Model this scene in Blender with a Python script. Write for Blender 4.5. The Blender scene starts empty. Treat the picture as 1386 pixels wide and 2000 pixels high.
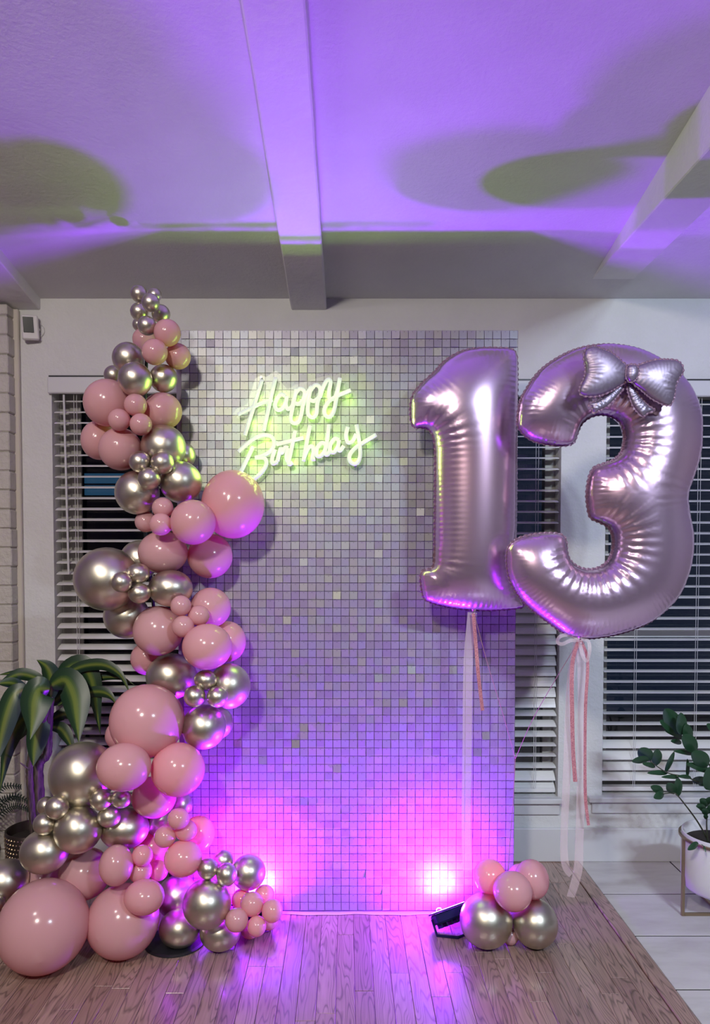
import bpy, math, random
import numpy as np
from mathutils import Vector, Matrix, Euler
from mathutils.geometry import delaunay_2d_cdt

R = random.Random(7)
SC = bpy.context.scene
COL = SC.collection
PI = math.pi

# ------------------------------------------------------------------ camera
F, CX, HOR, PITCH, CAMH = 1420.0, 675.0, 1080.0, math.radians(2.0), 1.328
CY = HOR + F * math.tan(PITCH)
cam_d = bpy.data.cameras.new('camera')
cam = bpy.data.objects.new('camera', cam_d)
COL.objects.link(cam)
cam_d.sensor_width = 36.0
cam_d.lens = 36.0 * F / 2000.0
cam_d.shift_x = (693.0 - CX) / 2000.0
cam_d.shift_y = (CY - 1000.0) / 2000.0
cam_d.clip_start = 0.05
cam.location = (0, 0, CAMH)
cam.rotation_euler = (PI / 2 - PITCH, 0, 0)
SC.camera = cam

# ------------------------------------------------------------------ world, room lamps, exposure
w = bpy.data.worlds.new('night')
SC.world = w
w.use_nodes = True
w.node_tree.nodes['Background'].inputs[0].default_value = (0.006, 0.010, 0.022, 1)
w.node_tree.nodes['Background'].inputs[1].default_value = 1.0
SC.view_settings.view_transform = 'Standard'
SC.view_settings.look = 'None'
SC.view_settings.gamma = 1.0
SC.view_settings.exposure = 0.10
SC.view_settings.use_curve_mapping = False
SC.cycles.max_bounces = 7
SC.cycles.diffuse_bounces = 4
SC.cycles.glossy_bounces = 4
SC.cycles.transparent_max_bounces = 10
SC.cycles.caustics_reflective = False
SC.cycles.caustics_refractive = False

def area(name, loc, target, energy, color, sx, sy=None, shape='DISK', spread=PI):
    d = bpy.data.lights.new(name, 'AREA')
    d.energy = energy; d.color = color; d.size = sx
    d.shape = shape
    if sy: d.size_y = sy
    d.spread = spread
    o = bpy.data.objects.new(name, d)
    COL.objects.link(o)
    o.location = loc
    o.rotation_euler = (Vector(target) - Vector(loc)).to_track_quat('-Z', 'Y').to_euler()
    return o

# ceiling fixtures of the room behind the camera: one warm lamp, a row of three cool spots
area('warm_ceiling_lamp', (-0.75, -0.9, 2.80), (-0.5, 1.6, 0.9), 27, (1.0, 0.92, 0.80), 0.26, spread=math.radians(125))
for i in range(3):
    area('cool_track_spot', (1.35 + 0.22 * i, -0.7, 2.70), (1.0, 2.6, 0.8), 11, (0.70, 0.84, 1.0), 0.12, spread=math.radians(120))
area('pale_ceiling_lamp', (-1.3, 0.5, 2.72), (-0.9, 2.2, 0.3), 7, (1.0, 0.93, 0.88), 0.2, spread=math.radians(140))

# ------------------------------------------------------------------ helpers
def ray(u, v):
    a = PI / 2 - PITCH
    xc, yc = (u - CX) / F, -(v - CY) / F
    return Vector((xc, yc * math.cos(a) + math.sin(a), yc * math.sin(a) - math.cos(a)))

def at(u, v, Y):
    d = ray(u, v)
    t = Y / d.y
    return Vector((d.x * t, Y, CAMH + d.z * t))

def mpp(u, v, Y):
    """metres per photograph pixel at depth Y"""
    return (Y / ray(u, v).y) / F

def link(o, parent=None):
    COL.objects.link(o)
    if parent is not None:
        o.parent = parent
    return o

def meshdata(name, verts, faces, mat, smooth=False):
    me = bpy.data.meshes.new(name)
    me.from_pydata([tuple(v) for v in verts], [], [tuple(f) for f in faces])
    if mat: me.materials.append(mat)
    if smooth:
        me.polygons.foreach_set('use_smooth', [True] * len(me.polygons))
    me.update()
    return me

def mk(name, verts, faces, mat, parent=None, smooth=False):
    return link(bpy.data.objects.new(name, meshdata(name, verts, faces, mat, smooth)), parent)

def empty(name, loc=(0, 0, 0)):
    o = bpy.data.objects.new(name, None)
    o.empty_display_size = 0.05
    o.location = loc
    return link(o)

def tag(o, label=None, cat=None, group=None, kind=None):
    if label: o['label'] = label
    if cat: o['category'] = cat
    if group: o['group'] = group
    if kind: o['kind'] = kind
    return o

class MB:
    def __init__(s): s.v = []; s.f = []
    def add(s, verts, faces):
        n = len(s.v)
        s.v += [tuple(v) for v in verts]
        s.f += [tuple(i + n for i in f) for f in faces]
        return s
    def box(s, lo, hi, ch=0.0):
        x0, y0, z0 = lo; x1, y1, z1 = hi
        if ch <= 0:
            v = [(x0,y0,z0),(x1,y0,z0),(x1,y1,z0),(x0,y1,z0),(x0,y0,z1),(x1,y0,z1),(x1,y1,z1),(x0,y1,z1)]
            f = [(0,3,2,1),(4,5,6,7),(0,1,5,4),(1,2,6,5),(2,3,7,6),(3,0,4,7)]
            return s.add(v, f)
        c = ch
        v = []
        for zi, z in enumerate((z0, z1)):
            sg = 1 if zi == 0 else -1
            for (xx, yy) in ((x0, y0), (x1, y0), (x1, y1), (x0, y1)):
                sx = c if xx == x0 else -c
                sy = c if yy == y0 else -c
                v += [(xx + sx, yy + sy, z), (xx, yy + sy, z + sg * c), (xx + sx, yy, z + sg * c)]
        f = [(0,9,6,3),(12,15,18,21)]
        sides = [(0,1),(1,2),(2,3),(3,0)]
        for a, b in sides:
            ax = 3 * a; bx = 3 * b
            ka = 2 if a in (0, 2) else 1
            f.append((ax + ka, bx + ka, 12 + bx + ka, 12 + ax + ka))
            f.append((ax, bx, bx + ka, ax + ka))
            f.append((12 + ax + ka, 12 + bx + ka, 12 + bx, 12 + ax))
        for a in range(4):
            ax = 3 * a
            f.append((ax, ax + 1, ax + 2) if a in (1, 3) else (ax, ax + 2, ax + 1))
            f.append((12 + ax, 12 + ax + 1, 12 + ax + 2))
            f.append((ax + 1, ax + 2, 12 + ax + 2, 12 + ax + 1))
        return s.add(v, f)
    def tube(s, pts, r, n=8, cap=True):
        pts = [Vector(p) for p in pts]
        m = len(pts)
        rr = r if isinstance(r, (list, tuple)) else [r] * m
        t0 = (pts[1] - pts[0]).normalized()
        ref = Vector((0, 0, 1)) if abs(t0.z) < 0.9 else Vector((1, 0, 0))
        nrm = t0.cross(ref).normalized()
        base = len(s.v)
        for i, p in enumerate(pts):
            t = (pts[min(i + 1, m - 1)] - pts[max(i - 1, 0)])
            t = t.normalized() if t.length > 1e-9 else t0
            nrm = (nrm - t * nrm.dot(t))
            nrm = nrm.normalized() if nrm.length > 1e-6 else t.orthogonal().normalized()
            b = t.cross(nrm)
            for k in range(n):
                a = 2 * PI * k / n
                s.v.append(tuple(p + (nrm * math.cos(a) + b * math.sin(a)) * rr[i]))
        for i in range(m - 1):
            for k in range(n):
                s.f.append((base + i*n + k, base + i*n + (k+1) % n, base + (i+1)*n + (k+1) % n, base + (i+1)*n + k))
        if cap:
            s.f.append(tuple(base + k for k in range(n))[::-1])
            s.f.append(tuple(base + (m-1)*n + k for k in range(n)))
        return s
    def lathe(s, prof, n=32, c=(0, 0, 0)):
        base = len(s.v)
        for (r, z) in prof:
            for k in range(n):
                a = 2 * PI * k / n
                s.v.append((c[0] + r * math.cos(a), c[1] + r * math.sin(a), c[2] + z))
        for i in range(len(prof) - 1):
            for k in range(n):
                s.f.append((base + i*n + k, base + i*n + (k+1) % n, base + (i+1)*n + (k+1) % n, base + (i+1)*n + k))
        return s
    def prism(s, pts, y0, y1):
        """closed (x,z) outline extruded between y0 (front) and y1"""
        n = len(pts)
        v = [(p[0], y0, p[1]) for p in pts] + [(p[0], y1, p[1]) for p in pts]
        f = [tuple(range(n)), tuple(range(2 * n - 1, n - 1, -1))]
        f += [(i, i + n, (i + 1) % n + n, (i + 1) % n) for i in range(n)]
        return s.add(v, f)
    def build(s, name, mat, parent=None, smooth=False):
        return mk(name, s.v, s.f, mat, parent, smooth)

def catmull(pts, sub=6, closed=False):
    P = [Vector(p) for p in pts]
    n = len(P)
    out = []
    rng = range(n) if closed else range(n - 1)
    for i in rng:
        if closed:
            a, b, c, d = P[(i-1) % n], P[i], P[(i+1) % n], P[(i+2) % n]
        else:
            a, b, c, d = P[max(i-1, 0)], P[i], P[i+1], P[min(i+2, n-1)]
        for k in range(sub):
            t = k / sub
            out.append(0.5 * ((2*b) + (c-a)*t + (2*a - 5*b + 4*c - d)*t*t + (3*b - a - 3*c + d)*t*t*t))
    if not closed: out.append(P[-1])
    return out

# ------------------------------------------------------------------ materials
def srgb(r, g, b):
    f = lambda c: (c/255.0/12.92) if c/255.0 <= 0.04045 else ((c/255.0 + 0.055)/1.055) ** 2.4
    return (f(r), f(g), f(b))

class NT:
    def __init__(s, name):
        s.m = bpy.data.materials.new(name); s.m.use_nodes = True
        s.t = s.m.node_tree; s.n = s.t.nodes
        s.b = s.n['Principled BSDF']; s.out = s.n['Material Output']
    def node(s, typ, **kw):
        n = s.n.new(typ)
        for k, v in kw.items(): setattr(n, k, v)
        return n
    def l(s, a, b): s.t.links.new(a, b)
    def set(s, **kw):
        for k, v in kw.items():
            k2 = k.replace('_', ' ')
            inp = s.b.inputs[k2]
            inp.default_value = (*v, 1) if isinstance(v, tuple) and len(v) == 3 and inp.type == 'RGBA' else v
        return s
    def noise(s, scale, detail=4, rough=0.5, vec=None):
        n = s.node('ShaderNodeTexNoise')
        n.inputs['Scale'].default_value = scale; n.inputs['Detail'].default_value = detail; n.inputs['Roughness'].default_value = rough
        if vec is not None: s.l(vec, n.inputs['Vector'])
        return n
    def ramp(s, fac, stops):
        r = s.node('ShaderNodeValToRGB')
        e = r.color_ramp.elements
        while len(e) < len(stops): e.new(0.5)
        for el, (p, c) in zip(e, stops): el.position = p; el.color = (*c, 1)
        s.l(fac, r.inputs[0])
        return r
    def bump(s, h, strength=0.2, dist=0.01):
        b = s.node('ShaderNodeBump')
        b.inputs['Strength'].default_value = strength; b.inputs['Distance'].default_value = dist
        s.l(h, b.inputs['Height']); s.l(b.outputs[0], s.b.inputs['Normal'])
        return b
    def coords(s, out='Object', scale=None):
        c = s.node('ShaderNodeTexCoord').outputs[out]
        if scale is None: return c
        m = s.node('ShaderNodeMapping'); m.inputs['Scale'].default_value = scale
        s.l(c, m.inputs['Vector'])
        return m.outputs[0]
    def math(s, op, a, b=None):
        n = s.node('ShaderNodeMath', operation=op)
        for i, x in enumerate((a, b)):
            if x is None: continue
            if isinstance(x, (int, float)): n.inputs[i].default_value = x
            else: s.l(x, n.inputs[i])
        return n.outputs[0]

def plain(name, col, rough=0.5, metal=0.0, **kw):
    return NT(name).set(Base_Color=col, Roughness=rough, Metallic=metal, **kw).m

def plaster(name, col, bump=0.25, scale=60.0, rough=0.7):
    t = NT(name)
    v = t.coords('Object')
    a = t.noise(scale, 5, 0.6, v); b = t.noise(6, 3, 0.5, v)
    r = t.ramp(b.outputs[0], [(0.3, tuple(c * 0.94 for c in col)), (0.7, col)])
    t.l(r.outputs[0], t.b.inputs['Base Color'])
    t.set(Roughness=rough)
    t.bump(a.outputs[0], bump, 0.01)
    return t.m

M = {}
M['wall'] = plaster('wall_plaster', (0.74, 0.74, 0.74), 0.45, 45)
M['wall_far'] = plaster('low_bounce_plaster', (0.34, 0.32, 0.31), 0.45, 45)  # unseen side and front walls, colour darkened to cut bounced light
M['ceil'] = plaster('ceiling_plaster', (0.72, 0.72, 0.73), 0.35, 70)
M['beam'] = plaster('painted_beam_wood', (0.80, 0.80, 0.80), 0.5, 28)
M['trimw'] = plain('white_trim_paint', (0.68, 0.68, 0.70), 0.4)
M['trimb'] = plain('cream_corner_board', (0.62, 0.57, 0.50), 0.5)
M['brickw'] = plaster('painted_brick', (0.60, 0.57, 0.52), 0.8, 40, 0.6)
M['mortar'] = plaster('painted_mortar', (0.50, 0.475, 0.43), 0.6, 80, 0.8)
M['blind'] = plain('blind_slat_vinyl', (0.80, 0.79, 0.79), 0.35)
M['cord'] = plain('blind_cord', (0.66, 0.65, 0.66), 0.6)
M['sash'] = plain('window_sash', (0.36, 0.35, 0.33), 0.45)
M['blackrub'] = plain('black_paint_metal', (0.015, 0.015, 0.02), 0.4)
M['darkgap'] = plain('dark_subfloor', (0.03, 0.022, 0.02), 0.9)
M['grout'] = plain('tile_grout', (0.035, 0.03, 0.03), 0.9)

def glass_mat():
    t = NT('window_glass')
    tr = t.node('ShaderNodeBsdfTransparent'); gl = t.node('ShaderNodeBsdfGlossy')
    gl.inputs['Roughness'].default_value = 0.02
    fr = t.node('ShaderNodeFresnel'); fr.inputs[0].default_value = 1.5
    mx = t.node('ShaderNodeMixShader')
    t.l(fr.outputs[0], mx.inputs[0]); t.l(tr.outputs[0], mx.inputs[1]); t.l(gl.outputs[0], mx.inputs[2])
    t.l(mx.outputs[0], t.out.inputs[0])
    return t.m
M['glass'] = glass_mat()

def acrylic_mat():
    t = NT('clear_acrylic')
    tr = t.node('ShaderNodeBsdfTransparent'); tr.inputs[0].default_value = (0.96, 0.98, 0.94, 1)
    gl = t.node('ShaderNodeBsdfGlossy'); gl.inputs['Roughness'].default_value = 0.30
    mx = t.node('ShaderNodeMixShader'); mx.inputs[0].default_value = 0.02
    t.l(tr.outputs[0], mx.inputs[1]); t.l(gl.outputs[0], mx.inputs[2]); t.l(mx.outputs[0], t.out.inputs[0])
    return t.m
M['acrylic'] = acrylic_mat()

def wood_floor():
    t = NT('oak_floor')
    geo = t.node('ShaderNodeNewGeometry'); oi = t.node('ShaderNodeObjectInfo')
    off = t.node('ShaderNodeCombineXYZ')
    t.l(t.math('MULTIPLY', oi.outputs['Random'], 37.0), off.inputs[0])
    t.l(t.math('MULTIPLY', oi.outputs['Random'], 91.0), off.inputs[1])
    add = t.node('ShaderNodeVectorMath', operation='ADD')
    t.l(geo.outputs['Position'], add.inputs[0]); t.l(off.outputs[0], add.inputs[1])
    mp = t.node('ShaderNodeMapping'); mp.inputs['Scale'].default_value = (9.0, 1.0, 1.0)
    t.l(add.outputs[0], mp.inputs[0])
    n1 = t.noise(1.7, 2, 0.5, mp.outputs[0])
    # growth rings: contour lines of a stretched noise field
    saw = t.math('FRACT', t.math('MULTIPLY', n1.outputs[0], 17.0))
    ring = t.ramp(saw, [(0.0, (0.25,)*3), (0.18, (0.85,)*3), (0.75, (1.0,)*3), (1.0, (0.3,)*3)])
    mp2 = t.node('ShaderNodeMapping'); mp2.inputs['Scale'].default_value = (160.0, 5.0, 1.0)
    t.l(add.outputs[0], mp2.inputs[0])
    n2 = t.noise(1.0, 3, 0.6, mp2.outputs[0])
    base = t.ramp(oi.outputs['Random'], [(0.0, (0.33, 0.205, 0.17)), (0.5, (0.39, 0.25, 0.205)), (1.0, (0.45, 0.30, 0.245))])
    m1 = t.node('ShaderNodeMixRGB', blend_type='MULTIPLY'); m1.inputs[0].default_value = 0.80
    t.l(base.outputs[0], m1.inputs[1]); t.l(ring.outputs[0], m1.inputs[2])
    gr = t.ramp(n2.outputs[0], [(0.3, (0.6,)*3), (0.6, (1.0,)*3)])
    m2 = t.node('ShaderNodeMixRGB', blend_type='MULTIPLY'); m2.inputs[0].default_value = 0.5
    t.l(m1.outputs[0], m2.inputs[1]); t.l(gr.outputs[0], m2.inputs[2])
    t.l(m2.outputs[0], t.b.inputs['Base Color'])
    t.set(Roughness=0.34)
    t.b.inputs['Coat Weight'].default_value = 0.6
    t.b.inputs['Coat Roughness'].default_value = 0.16
    t.bump(n2.outputs[0], 0.08, 0.004)
    return t.m
M['oak'] = wood_floor()

def tile_mat():
    t = NT('stone_floor_tile')
    v = t.coords('Object', (2.0, 7.0, 1.0))
    n = t.noise(1.6, 5, 0.6, v)
    r = t.ramp(n.outputs[0], [(0.3, (0.50, 0.47, 0.46)), (0.55, (0.62, 0.60, 0.59)), (0.75, (0.68, 0.66, 0.65))])
    t.l(r.outputs[0], t.b.inputs['Base Color'])
    t.set(Roughness=0.28)
    return t.m
M['tile'] = tile_mat()

def sequin_mat():
    t = NT('iridescent_sequin')
    geo = t.node('ShaderNodeNewGeometry')
    mp = t.node('ShaderNodeVectorMath', operation='MULTIPLY'); mp.inputs[1].default_value = (33.3333, 0.0, 33.3333)
    ad = t.node('ShaderNodeVectorMath', operation='ADD'); ad.inputs[1].default_value = (SEQ_OFF[0], 0, SEQ_OFF[1])
    fl = t.node('ShaderNodeVectorMath', operation='FLOOR')
    t.l(geo.outputs['Position'], mp.inputs[0]); t.l(mp.outputs[0], ad.inputs[0]); t.l(ad.outputs[0], fl.inputs[0])
    wn = t.node('ShaderNodeTexWhiteNoise', noise_dimensions='3D'); t.l(fl.outputs[0], wn.inputs['Vector'])
    r = t.ramp(wn.outputs['Value'], [(0.0, (0.29, 0.235, 0.31)), (0.3, (0.33, 0.285, 0.345)), (0.6, (0.32, 0.30, 0.37)), (0.88, (0.345, 0.30, 0.315)), (1.0, (0.37, 0.35, 0.32))])
    t.l(r.outputs[0], t.b.inputs['Base Color'])
    t.set(Metallic=0.30, Roughness=0.42)
    try:
        t.b.inputs['Thin Film Thickness'].default_value = 420; t.b.inputs['Thin Film IOR'].default_value = 1.6
    except Exception: pass
    return t.m

def latex(name, c0, trans=0.30):
    t = NT(name)
    t.set(Base_Color=c0, Roughness=0.17)
    t.b.inputs['Specular IOR Level'].default_value = 0.55
    tl = t.node('ShaderNodeBsdfTranslucent'); tl.inputs[0].default_value = (min(c0[0]*1.1, 1), c0[1]*0.50, c0[2]*0.50, 1)
    mx = t.node('ShaderNodeMixShader'); mx.inputs[0].default_value = trans
    t.l(t.b.outputs[0], mx.inputs[1]); t.l(tl.outputs[0], mx.inputs[2]); t.l(mx.outputs[0], t.out.inputs[0])
    return t.m
M['pink'] = latex('pink_latex', (0.80, 0.47, 0.50))
M['chrome'] = plain('chrome_gold_latex', (0.64, 0.59, 0.49), 0.36, 1.0)

def foil(name, col, rough, edge):
    t = NT(name)
    lw = t.node('ShaderNodeTexCoord')
    n = t.noise(3.0, 1, 0.4, lw.outputs['Object'])
    r = t.ramp(n.outputs[0], [(0.3, col), (0.7, edge)])
    t.l(r.outputs[0], t.b.inputs['Base Color'])
    t.set(Metallic=0.85, Roughness=rough)
    return t.m
M['foil'] = foil('pink_iridescent_foil', (0.70, 0.46, 0.59), 0.24, (0.62, 0.47, 0.65))
M['foilbow'] = foil('mauve_foil', (0.38, 0.30, 0.39), 0.45, (0.34, 0.29, 0.38))
M['seam'] = plain('foil_seam', (0.22, 0.12, 0.18), 0.45, 0.3)

def organza():
    t = NT('sheer_organza')
    tr = t.node('ShaderNodeBsdfTransparent')
    t.set(Base_Color=(0.85, 0.68, 0.72), Roughness=0.5)
    mx = t.node('ShaderNodeMixShader'); mx.inputs[0].default_value = 0.26
    t.l(tr.outputs[0], mx.inputs[1]); t.l(t.b.outputs[0], mx.inputs[2]); t.l(mx.outputs[0], t.out.inputs[0])
    return t.m
M['organza'] = organza()
def glitter():
    t = NT('glitter_ribbon')
    v = t.node('ShaderNodeTexVoronoi'); v.inputs['Scale'].default_value = 500
    t.l(t.coords('Object'), v.inputs['Vector'])
    r = t.ramp(v.outputs['Color'], [(0.2, (0.55, 0.17, 0.24)), (0.8, (0.85, 0.40, 0.44))])
    t.l(r.outputs[0], t.b.inputs['Base Color'])
    t.set(Roughness=0.35, Metallic=0.4)
    return t.m
M['glitter'] = glitter()
M['goldstring'] = plain('gold_string', (0.30, 0.20, 0.12), 0.6)
M['sheet'] = plain('lilac_backing_sheet', (0.42, 0.36, 0.46), 0.5)
M['backgrid'] = plain('panel_backing_plastic', (0.22, 0.18, 0.25), 0.45)
M['pin'] = plain('sequin_pin', (0.10, 0.08, 0.12), 0.4)
M['alu'] = plain('stand_metal', (0.5, 0.5, 0.52), 0.35, 0.9)
M['bluebody'] = plain('dark_blue_lamp_body', (0.010, 0.010, 0.055), 0.75, 0.0, Specular_IOR_Level=0.15)
M['white_plastic'] = plain('white_plastic', (0.72, 0.70, 0.70), 0.4)
M['screen'] = plain('dark_sensor_window', (0.008, 0.009, 0.018), 0.25)

def emis(name, col, s):
    t = NT(name)
    t.set(Base_Color=(0.1, 0.1, 0.1), Roughness=0.4)
    t.b.inputs['Emission Color'].default_value = (*col, 1)
    t.b.inputs['Emission Strength'].default_value = s
    return t.m
M['neon'] = emis('neon_tube', (0.98, 1.0, 0.96), 0.60)
M['uplens'] = emis('uplight_lens', (0.62, 0.25, 1.0), 6.0)
M['bluelit'] = emis('blue_lit_pane', (0.05, 0.20, 0.40), 0.22)

def leaf_stripe():
    t = NT('striped_dracaena_leaf')
    uv = t.node('ShaderNodeUVMap')
    sp = t.node('ShaderNodeSeparateXYZ'); t.l(uv.outputs[0], sp.inputs[0])
    d = t.math('ABSOLUTE', t.math('SUBTRACT', sp.outputs[0], 0.5))
    n = t.node('ShaderNodeTexNoise'); n.inputs['Scale'].default_value = 1.0
    mp = t.node('ShaderNodeMapping'); mp.inputs['Scale'].default_value = (22, 0.5, 1); t.l(uv.outputs[0], mp.inputs[0]); t.l(mp.outputs[0], n.inputs['Vector'])
    dd = t.math('ADD', d, t.math('MULTIPLY', t.math('SUBTRACT', n.outputs[0], 0.5), 0.16))
    r = t.ramp(dd, [(0.04, (0.15, 0.20, 0.035)), (0.12, (0.07, 0.125, 0.025)), (0.20, (0.017, 0.052, 0.019)), (0.5, (0.011, 0.036, 0.016))])
    t.l(r.outputs[0], t.b.inputs['Base Color'])
    t.set(Roughness=0.38)
    return t.m
M['draleaf'] = leaf_stripe()
M['zzleaf'] = plain('dark_green_leaf', (0.020, 0.062, 0.028), 0.30)
M['zzstem'] = plain('green_stem', (0.045, 0.05, 0.03), 0.5)
M['fern'] = plain('fern_frond', (0.012, 0.028, 0.022), 0.6)
def bark():
    t = NT('dracaena_bark')
    v = t.coords('Object', (90, 90, 14))
    n = t.noise(1.0, 4, 0.6, v)
    r = t.ramp(n.outputs[0], [(0.35, (0.030, 0.022, 0.020)), (0.65, (0.13, 0.095, 0.08))])
    t.l(r.outputs[0], t.b.inputs['Base Color']); t.set(Roughness=0.8)
    t.bump(n.outputs[0], 0.6, 0.01)
    return t.m
M['bark'] = bark()
M['potdark'] = plain('dark_bronze_pot', (0.055, 0.042, 0.035), 0.38, 0.7)
M['soil'] = plain('dark_soil', (0.02, 0.015, 0.012), 0.95)
M['potwhite'] = plain('white_ceramic', (0.74, 0.73, 0.76), 0.35)
M['brass'] = plain('brushed_brass_stand', (0.36, 0.27, 0.17), 0.35, 0.85)

# ------------------------------------------------------------------ the room
WY = 3.10                                   # back wall
CZ, SL = 2.398, 0.18                        # ceiling height at the wall and its rise per metre towards the camera
XL, XR, YF = -2.4, 3.0, -2.6
def ceil_z(y): return CZ + SL * (WY - y)
def wx(u, v=1150): return at(u, v, WY).x
def wz(v, u=700): return at(u, v, WY).z

win = {1: dict(x0=wx(106), x1=wx(106) + 0.86, z0=wz(1556), z1=wz(745)),
       2: dict(x0=wx(1093) - 0.80, x1=wx(1093), z0=wz(1556), z1=wz(750)),
       3: dict(x0=wx(1180), x1=wx(1180) + 1.05, z0=wz(1553), z1=wz(750))}

def wall_with_holes(name, holes, xa, xb, za, zb_of, y, depth, mat):
    xs = sorted({xa, xb} | {h['x0'] for h in holes} | {h['x1'] for h in holes})
    zs = sorted({za} | {h['z0'] for h in holes} | {h['z1'] for h in holes})
    rows = zs + [None]
    V = {}; verts = []; faces = []
    def vid(i, j, k):
        if (i, j, k) not in V:
            z = rows[j] if rows[j] is not None else zb_of
            V[(i, j, k)] = len(verts); verts.append((xs[i], y + k * depth, z))
        return V[(i, j, k)]
    def ishole(i, j):
        if i < 0 or j < 0 or i >= len(xs) - 1 or j >= len(rows) - 1: return None
        zt = rows[j + 1] if rows[j + 1] is not None else zb_of
        cx, cz = (xs[i] + xs[i+1]) / 2, (rows[j] + zt) / 2
        return any(h['x0'] < cx < h['x1'] and h['z0'] < cz < h['z1'] for h in holes)
    for i in range(len(xs) - 1):
        for j in range(len(rows) - 1):
            if ishole(i, j): continue
            faces.append((vid(i, j, 0), vid(i+1, j, 0), vid(i+1, j+1, 0), vid(i, j+1, 0)))
            faces.append((vid(i, j, 1), vid(i, j+1, 1), vid(i+1, j+1, 1), vid(i+1, j, 1)))
            for (di, dj, a, b) in ((-1, 0, (i, j+1), (i, j)), (1, 0, (i+1, j), (i+1, j+1)), (0, -1, (i, j), (i+1, j)), (0, 1, (i+1, j+1), (i, j+1))):
                nb = ishole(i + di, j + dj)
                if nb is None or nb:
                    faces.append((vid(*a, 0), vid(*a, 1), vid(*b, 1), vid(*b, 0)))
    return mk(name, verts, faces, mat)

ROOF = CZ + 0.02
tag(wall_with_holes('wall_back', list(win.values()), XL, XR, -0.03, CZ + 0.03, WY, 0.14, M['wall']), kind='structure')
tag(MB().box((XL - 0.1, YF, -0.03), (XL, WY + 0.14, 3.5)).build('wall_left', M['wall_far']), kind='structure')
tag(MB().box((XR, YF, -0.03), (XR + 0.1, WY + 0.14, 3.5)).build('wall_right', M['wall_far']), kind='structure')
tag(MB().box((XL - 0.1, YF - 0.1, -0.03), (XR + 0.1, YF, 3.5)).build('wall_front', M['wall_far']), kind='structure')

# ceiling slab and its beams
y0, y1 = YF - 0.1, WY + 0.14
ceil = mk('ceiling', [(XL-0.1, y0, ceil_z(y0)), (XR+0.1, y0, ceil_z(y0)), (XR+0.1, y1, ceil_z(y1)), (XL-0.1, y1, ceil_z(y1)),
                      (XL-0.1, y0, ceil_z(y0)+0.1), (XR+0.1, y0, ceil_z(y0)+0.1), (XR+0.1, y1, ceil_z(y1)+0.1), (XL-0.1, y1, ceil_z(y1)+0.1)],
          [(0,1,2,3),(4,7,6,5),(0,4,5,1),(1,5,6,2),(2,6,7,3),(3,7,4,0)], M['ceil'])
tag(ceil, kind='structure')
BD = 0.048
def sloped_beam(xa, xb, drift, depth):
    """beam under the sloping ceiling; xa, xb at the wall"""
    ya, yb = YF, WY
    n = 40
    v = []; f = []
    rr = random.Random(int(xa * 100))
    for i in range(n + 1):
        y = yb + (ya - yb) * i / n
        dx = drift * (yb - y)
        j1, j2 = rr.uniform(-.0015, .0015), rr.uniform(-.0015, .0015)
        zt, zb = ceil_z(y) + 0.01, ceil_z(y) - depth + rr.uniform(-.001, .001)
        v += [(xa + dx, y, zt), (xa + dx + j1, y, zb + .004), (xa + dx + .005 + j1, y, zb), (xb + dx - .005 + j2, y, zb), (xb + dx + j2, y, zb + .004), (xb + dx, y, zt)]
        if i:
            a, b = 6 * (i - 1), 6 * i
            f += [(a + k, b + k, b + k + 1, a + k + 1) for k in range(5)]
    f += [(0, 1, 2, 3, 4, 5), tuple(6 * n + k for k in range(5, -1, -1))]
    return mk('beam', v, f, M['beam'], ceil)
sloped_beam(wx(568, 603), wx(637, 603), -0.008, BD)
sloped_beam(wx(79, 601) - 0.16, wx(79, 601), -0.008, BD)
# a level tie beam on the right that runs out into the sloping ceiling
pB = at(1172, 539, 2.92); zb = pB.z
tie = MB().box((0.985, YF, zb), (1.155, 2.99, zb + 1.2), 0.004)
# clip its top to the ceiling slope
tv = [(x, y, min(z, max(ceil_z(y) + 0.02, zb - 0.001)) if z > zb + 0.5 else z) for (x, y, z) in tie.v]
mk('beam', tv, tie.f, M['beam'], ceil)

# floor: slab, oak boards, border board, tiles
floor = MB().box((XL - 0.1, YF - 0.1, -0.10), (XR + 0.1, WY + 0.14, -0.014)).build('floor', M['darkgap'])
tag(floor, kind='structure')
EDGE = 1.0
BW = 0.0572
x = EDGE - 0.057
row = 0
rf = random.Random(3)
while x > XL + 0.01:
    xa = max(x - BW, XL)
    y = WY
    first = True
    while y > 0.9:
        L = rf.uniform(0.45, 1.25) if not first else rf.uniform(0.2, 1.1)
        first = False
        yb = max(y - L, 0.9)
        if yb - 0.9 < 0.15: yb = 0.9
        h = rf.uniform(-0.0004, 0.0004)
        MB().box((xa + 0.0005, yb + 0.0005, -0.013), (x - 0.0005, y - 0.0005, h), 0.0008).build('floor_board', M['oak'], floor)
        y = yb
    x = xa
MB().box((XL, YF, -0.013), (EDGE - 0.058, 0.899, 0.0)).build('floor_boards_behind', M['oak'], floor)
MB().box((EDGE - 0.055, 1.55, -0.013), (EDGE, WY, 0.006), 0.003).build('border_board', M['oak'], floor)
MB().box((EDGE - 0.055, YF, -0.013), (EDGE, 1.549, 0.006), 0.003).build('border_board', M['oak'], floor)
TD, TW = 0.3107, 0.61
yt = WY
offs = [wx(1305, 1680), EDGE + 0.60, EDGE + 0.54, EDGE + 0.59, EDGE + 0.52]
for r in range(8):
    yb = yt - TD
    xo = offs[r % 5]
    while xo > EDGE: xo -= TW
    while xo < XR:
        xa, xb = max(xo, EDGE + 0.001), min(xo + TW, XR)
        if xb - xa > 0.02:
            MB().box((xa + 0.0032, yb + 0.0034, -0.013), (xb - 0.0032, yt - 0.0034, 0.0), 0.001).build('floor_tile', M['tile'], floor)
        xo += TW
    yt = yb
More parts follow.
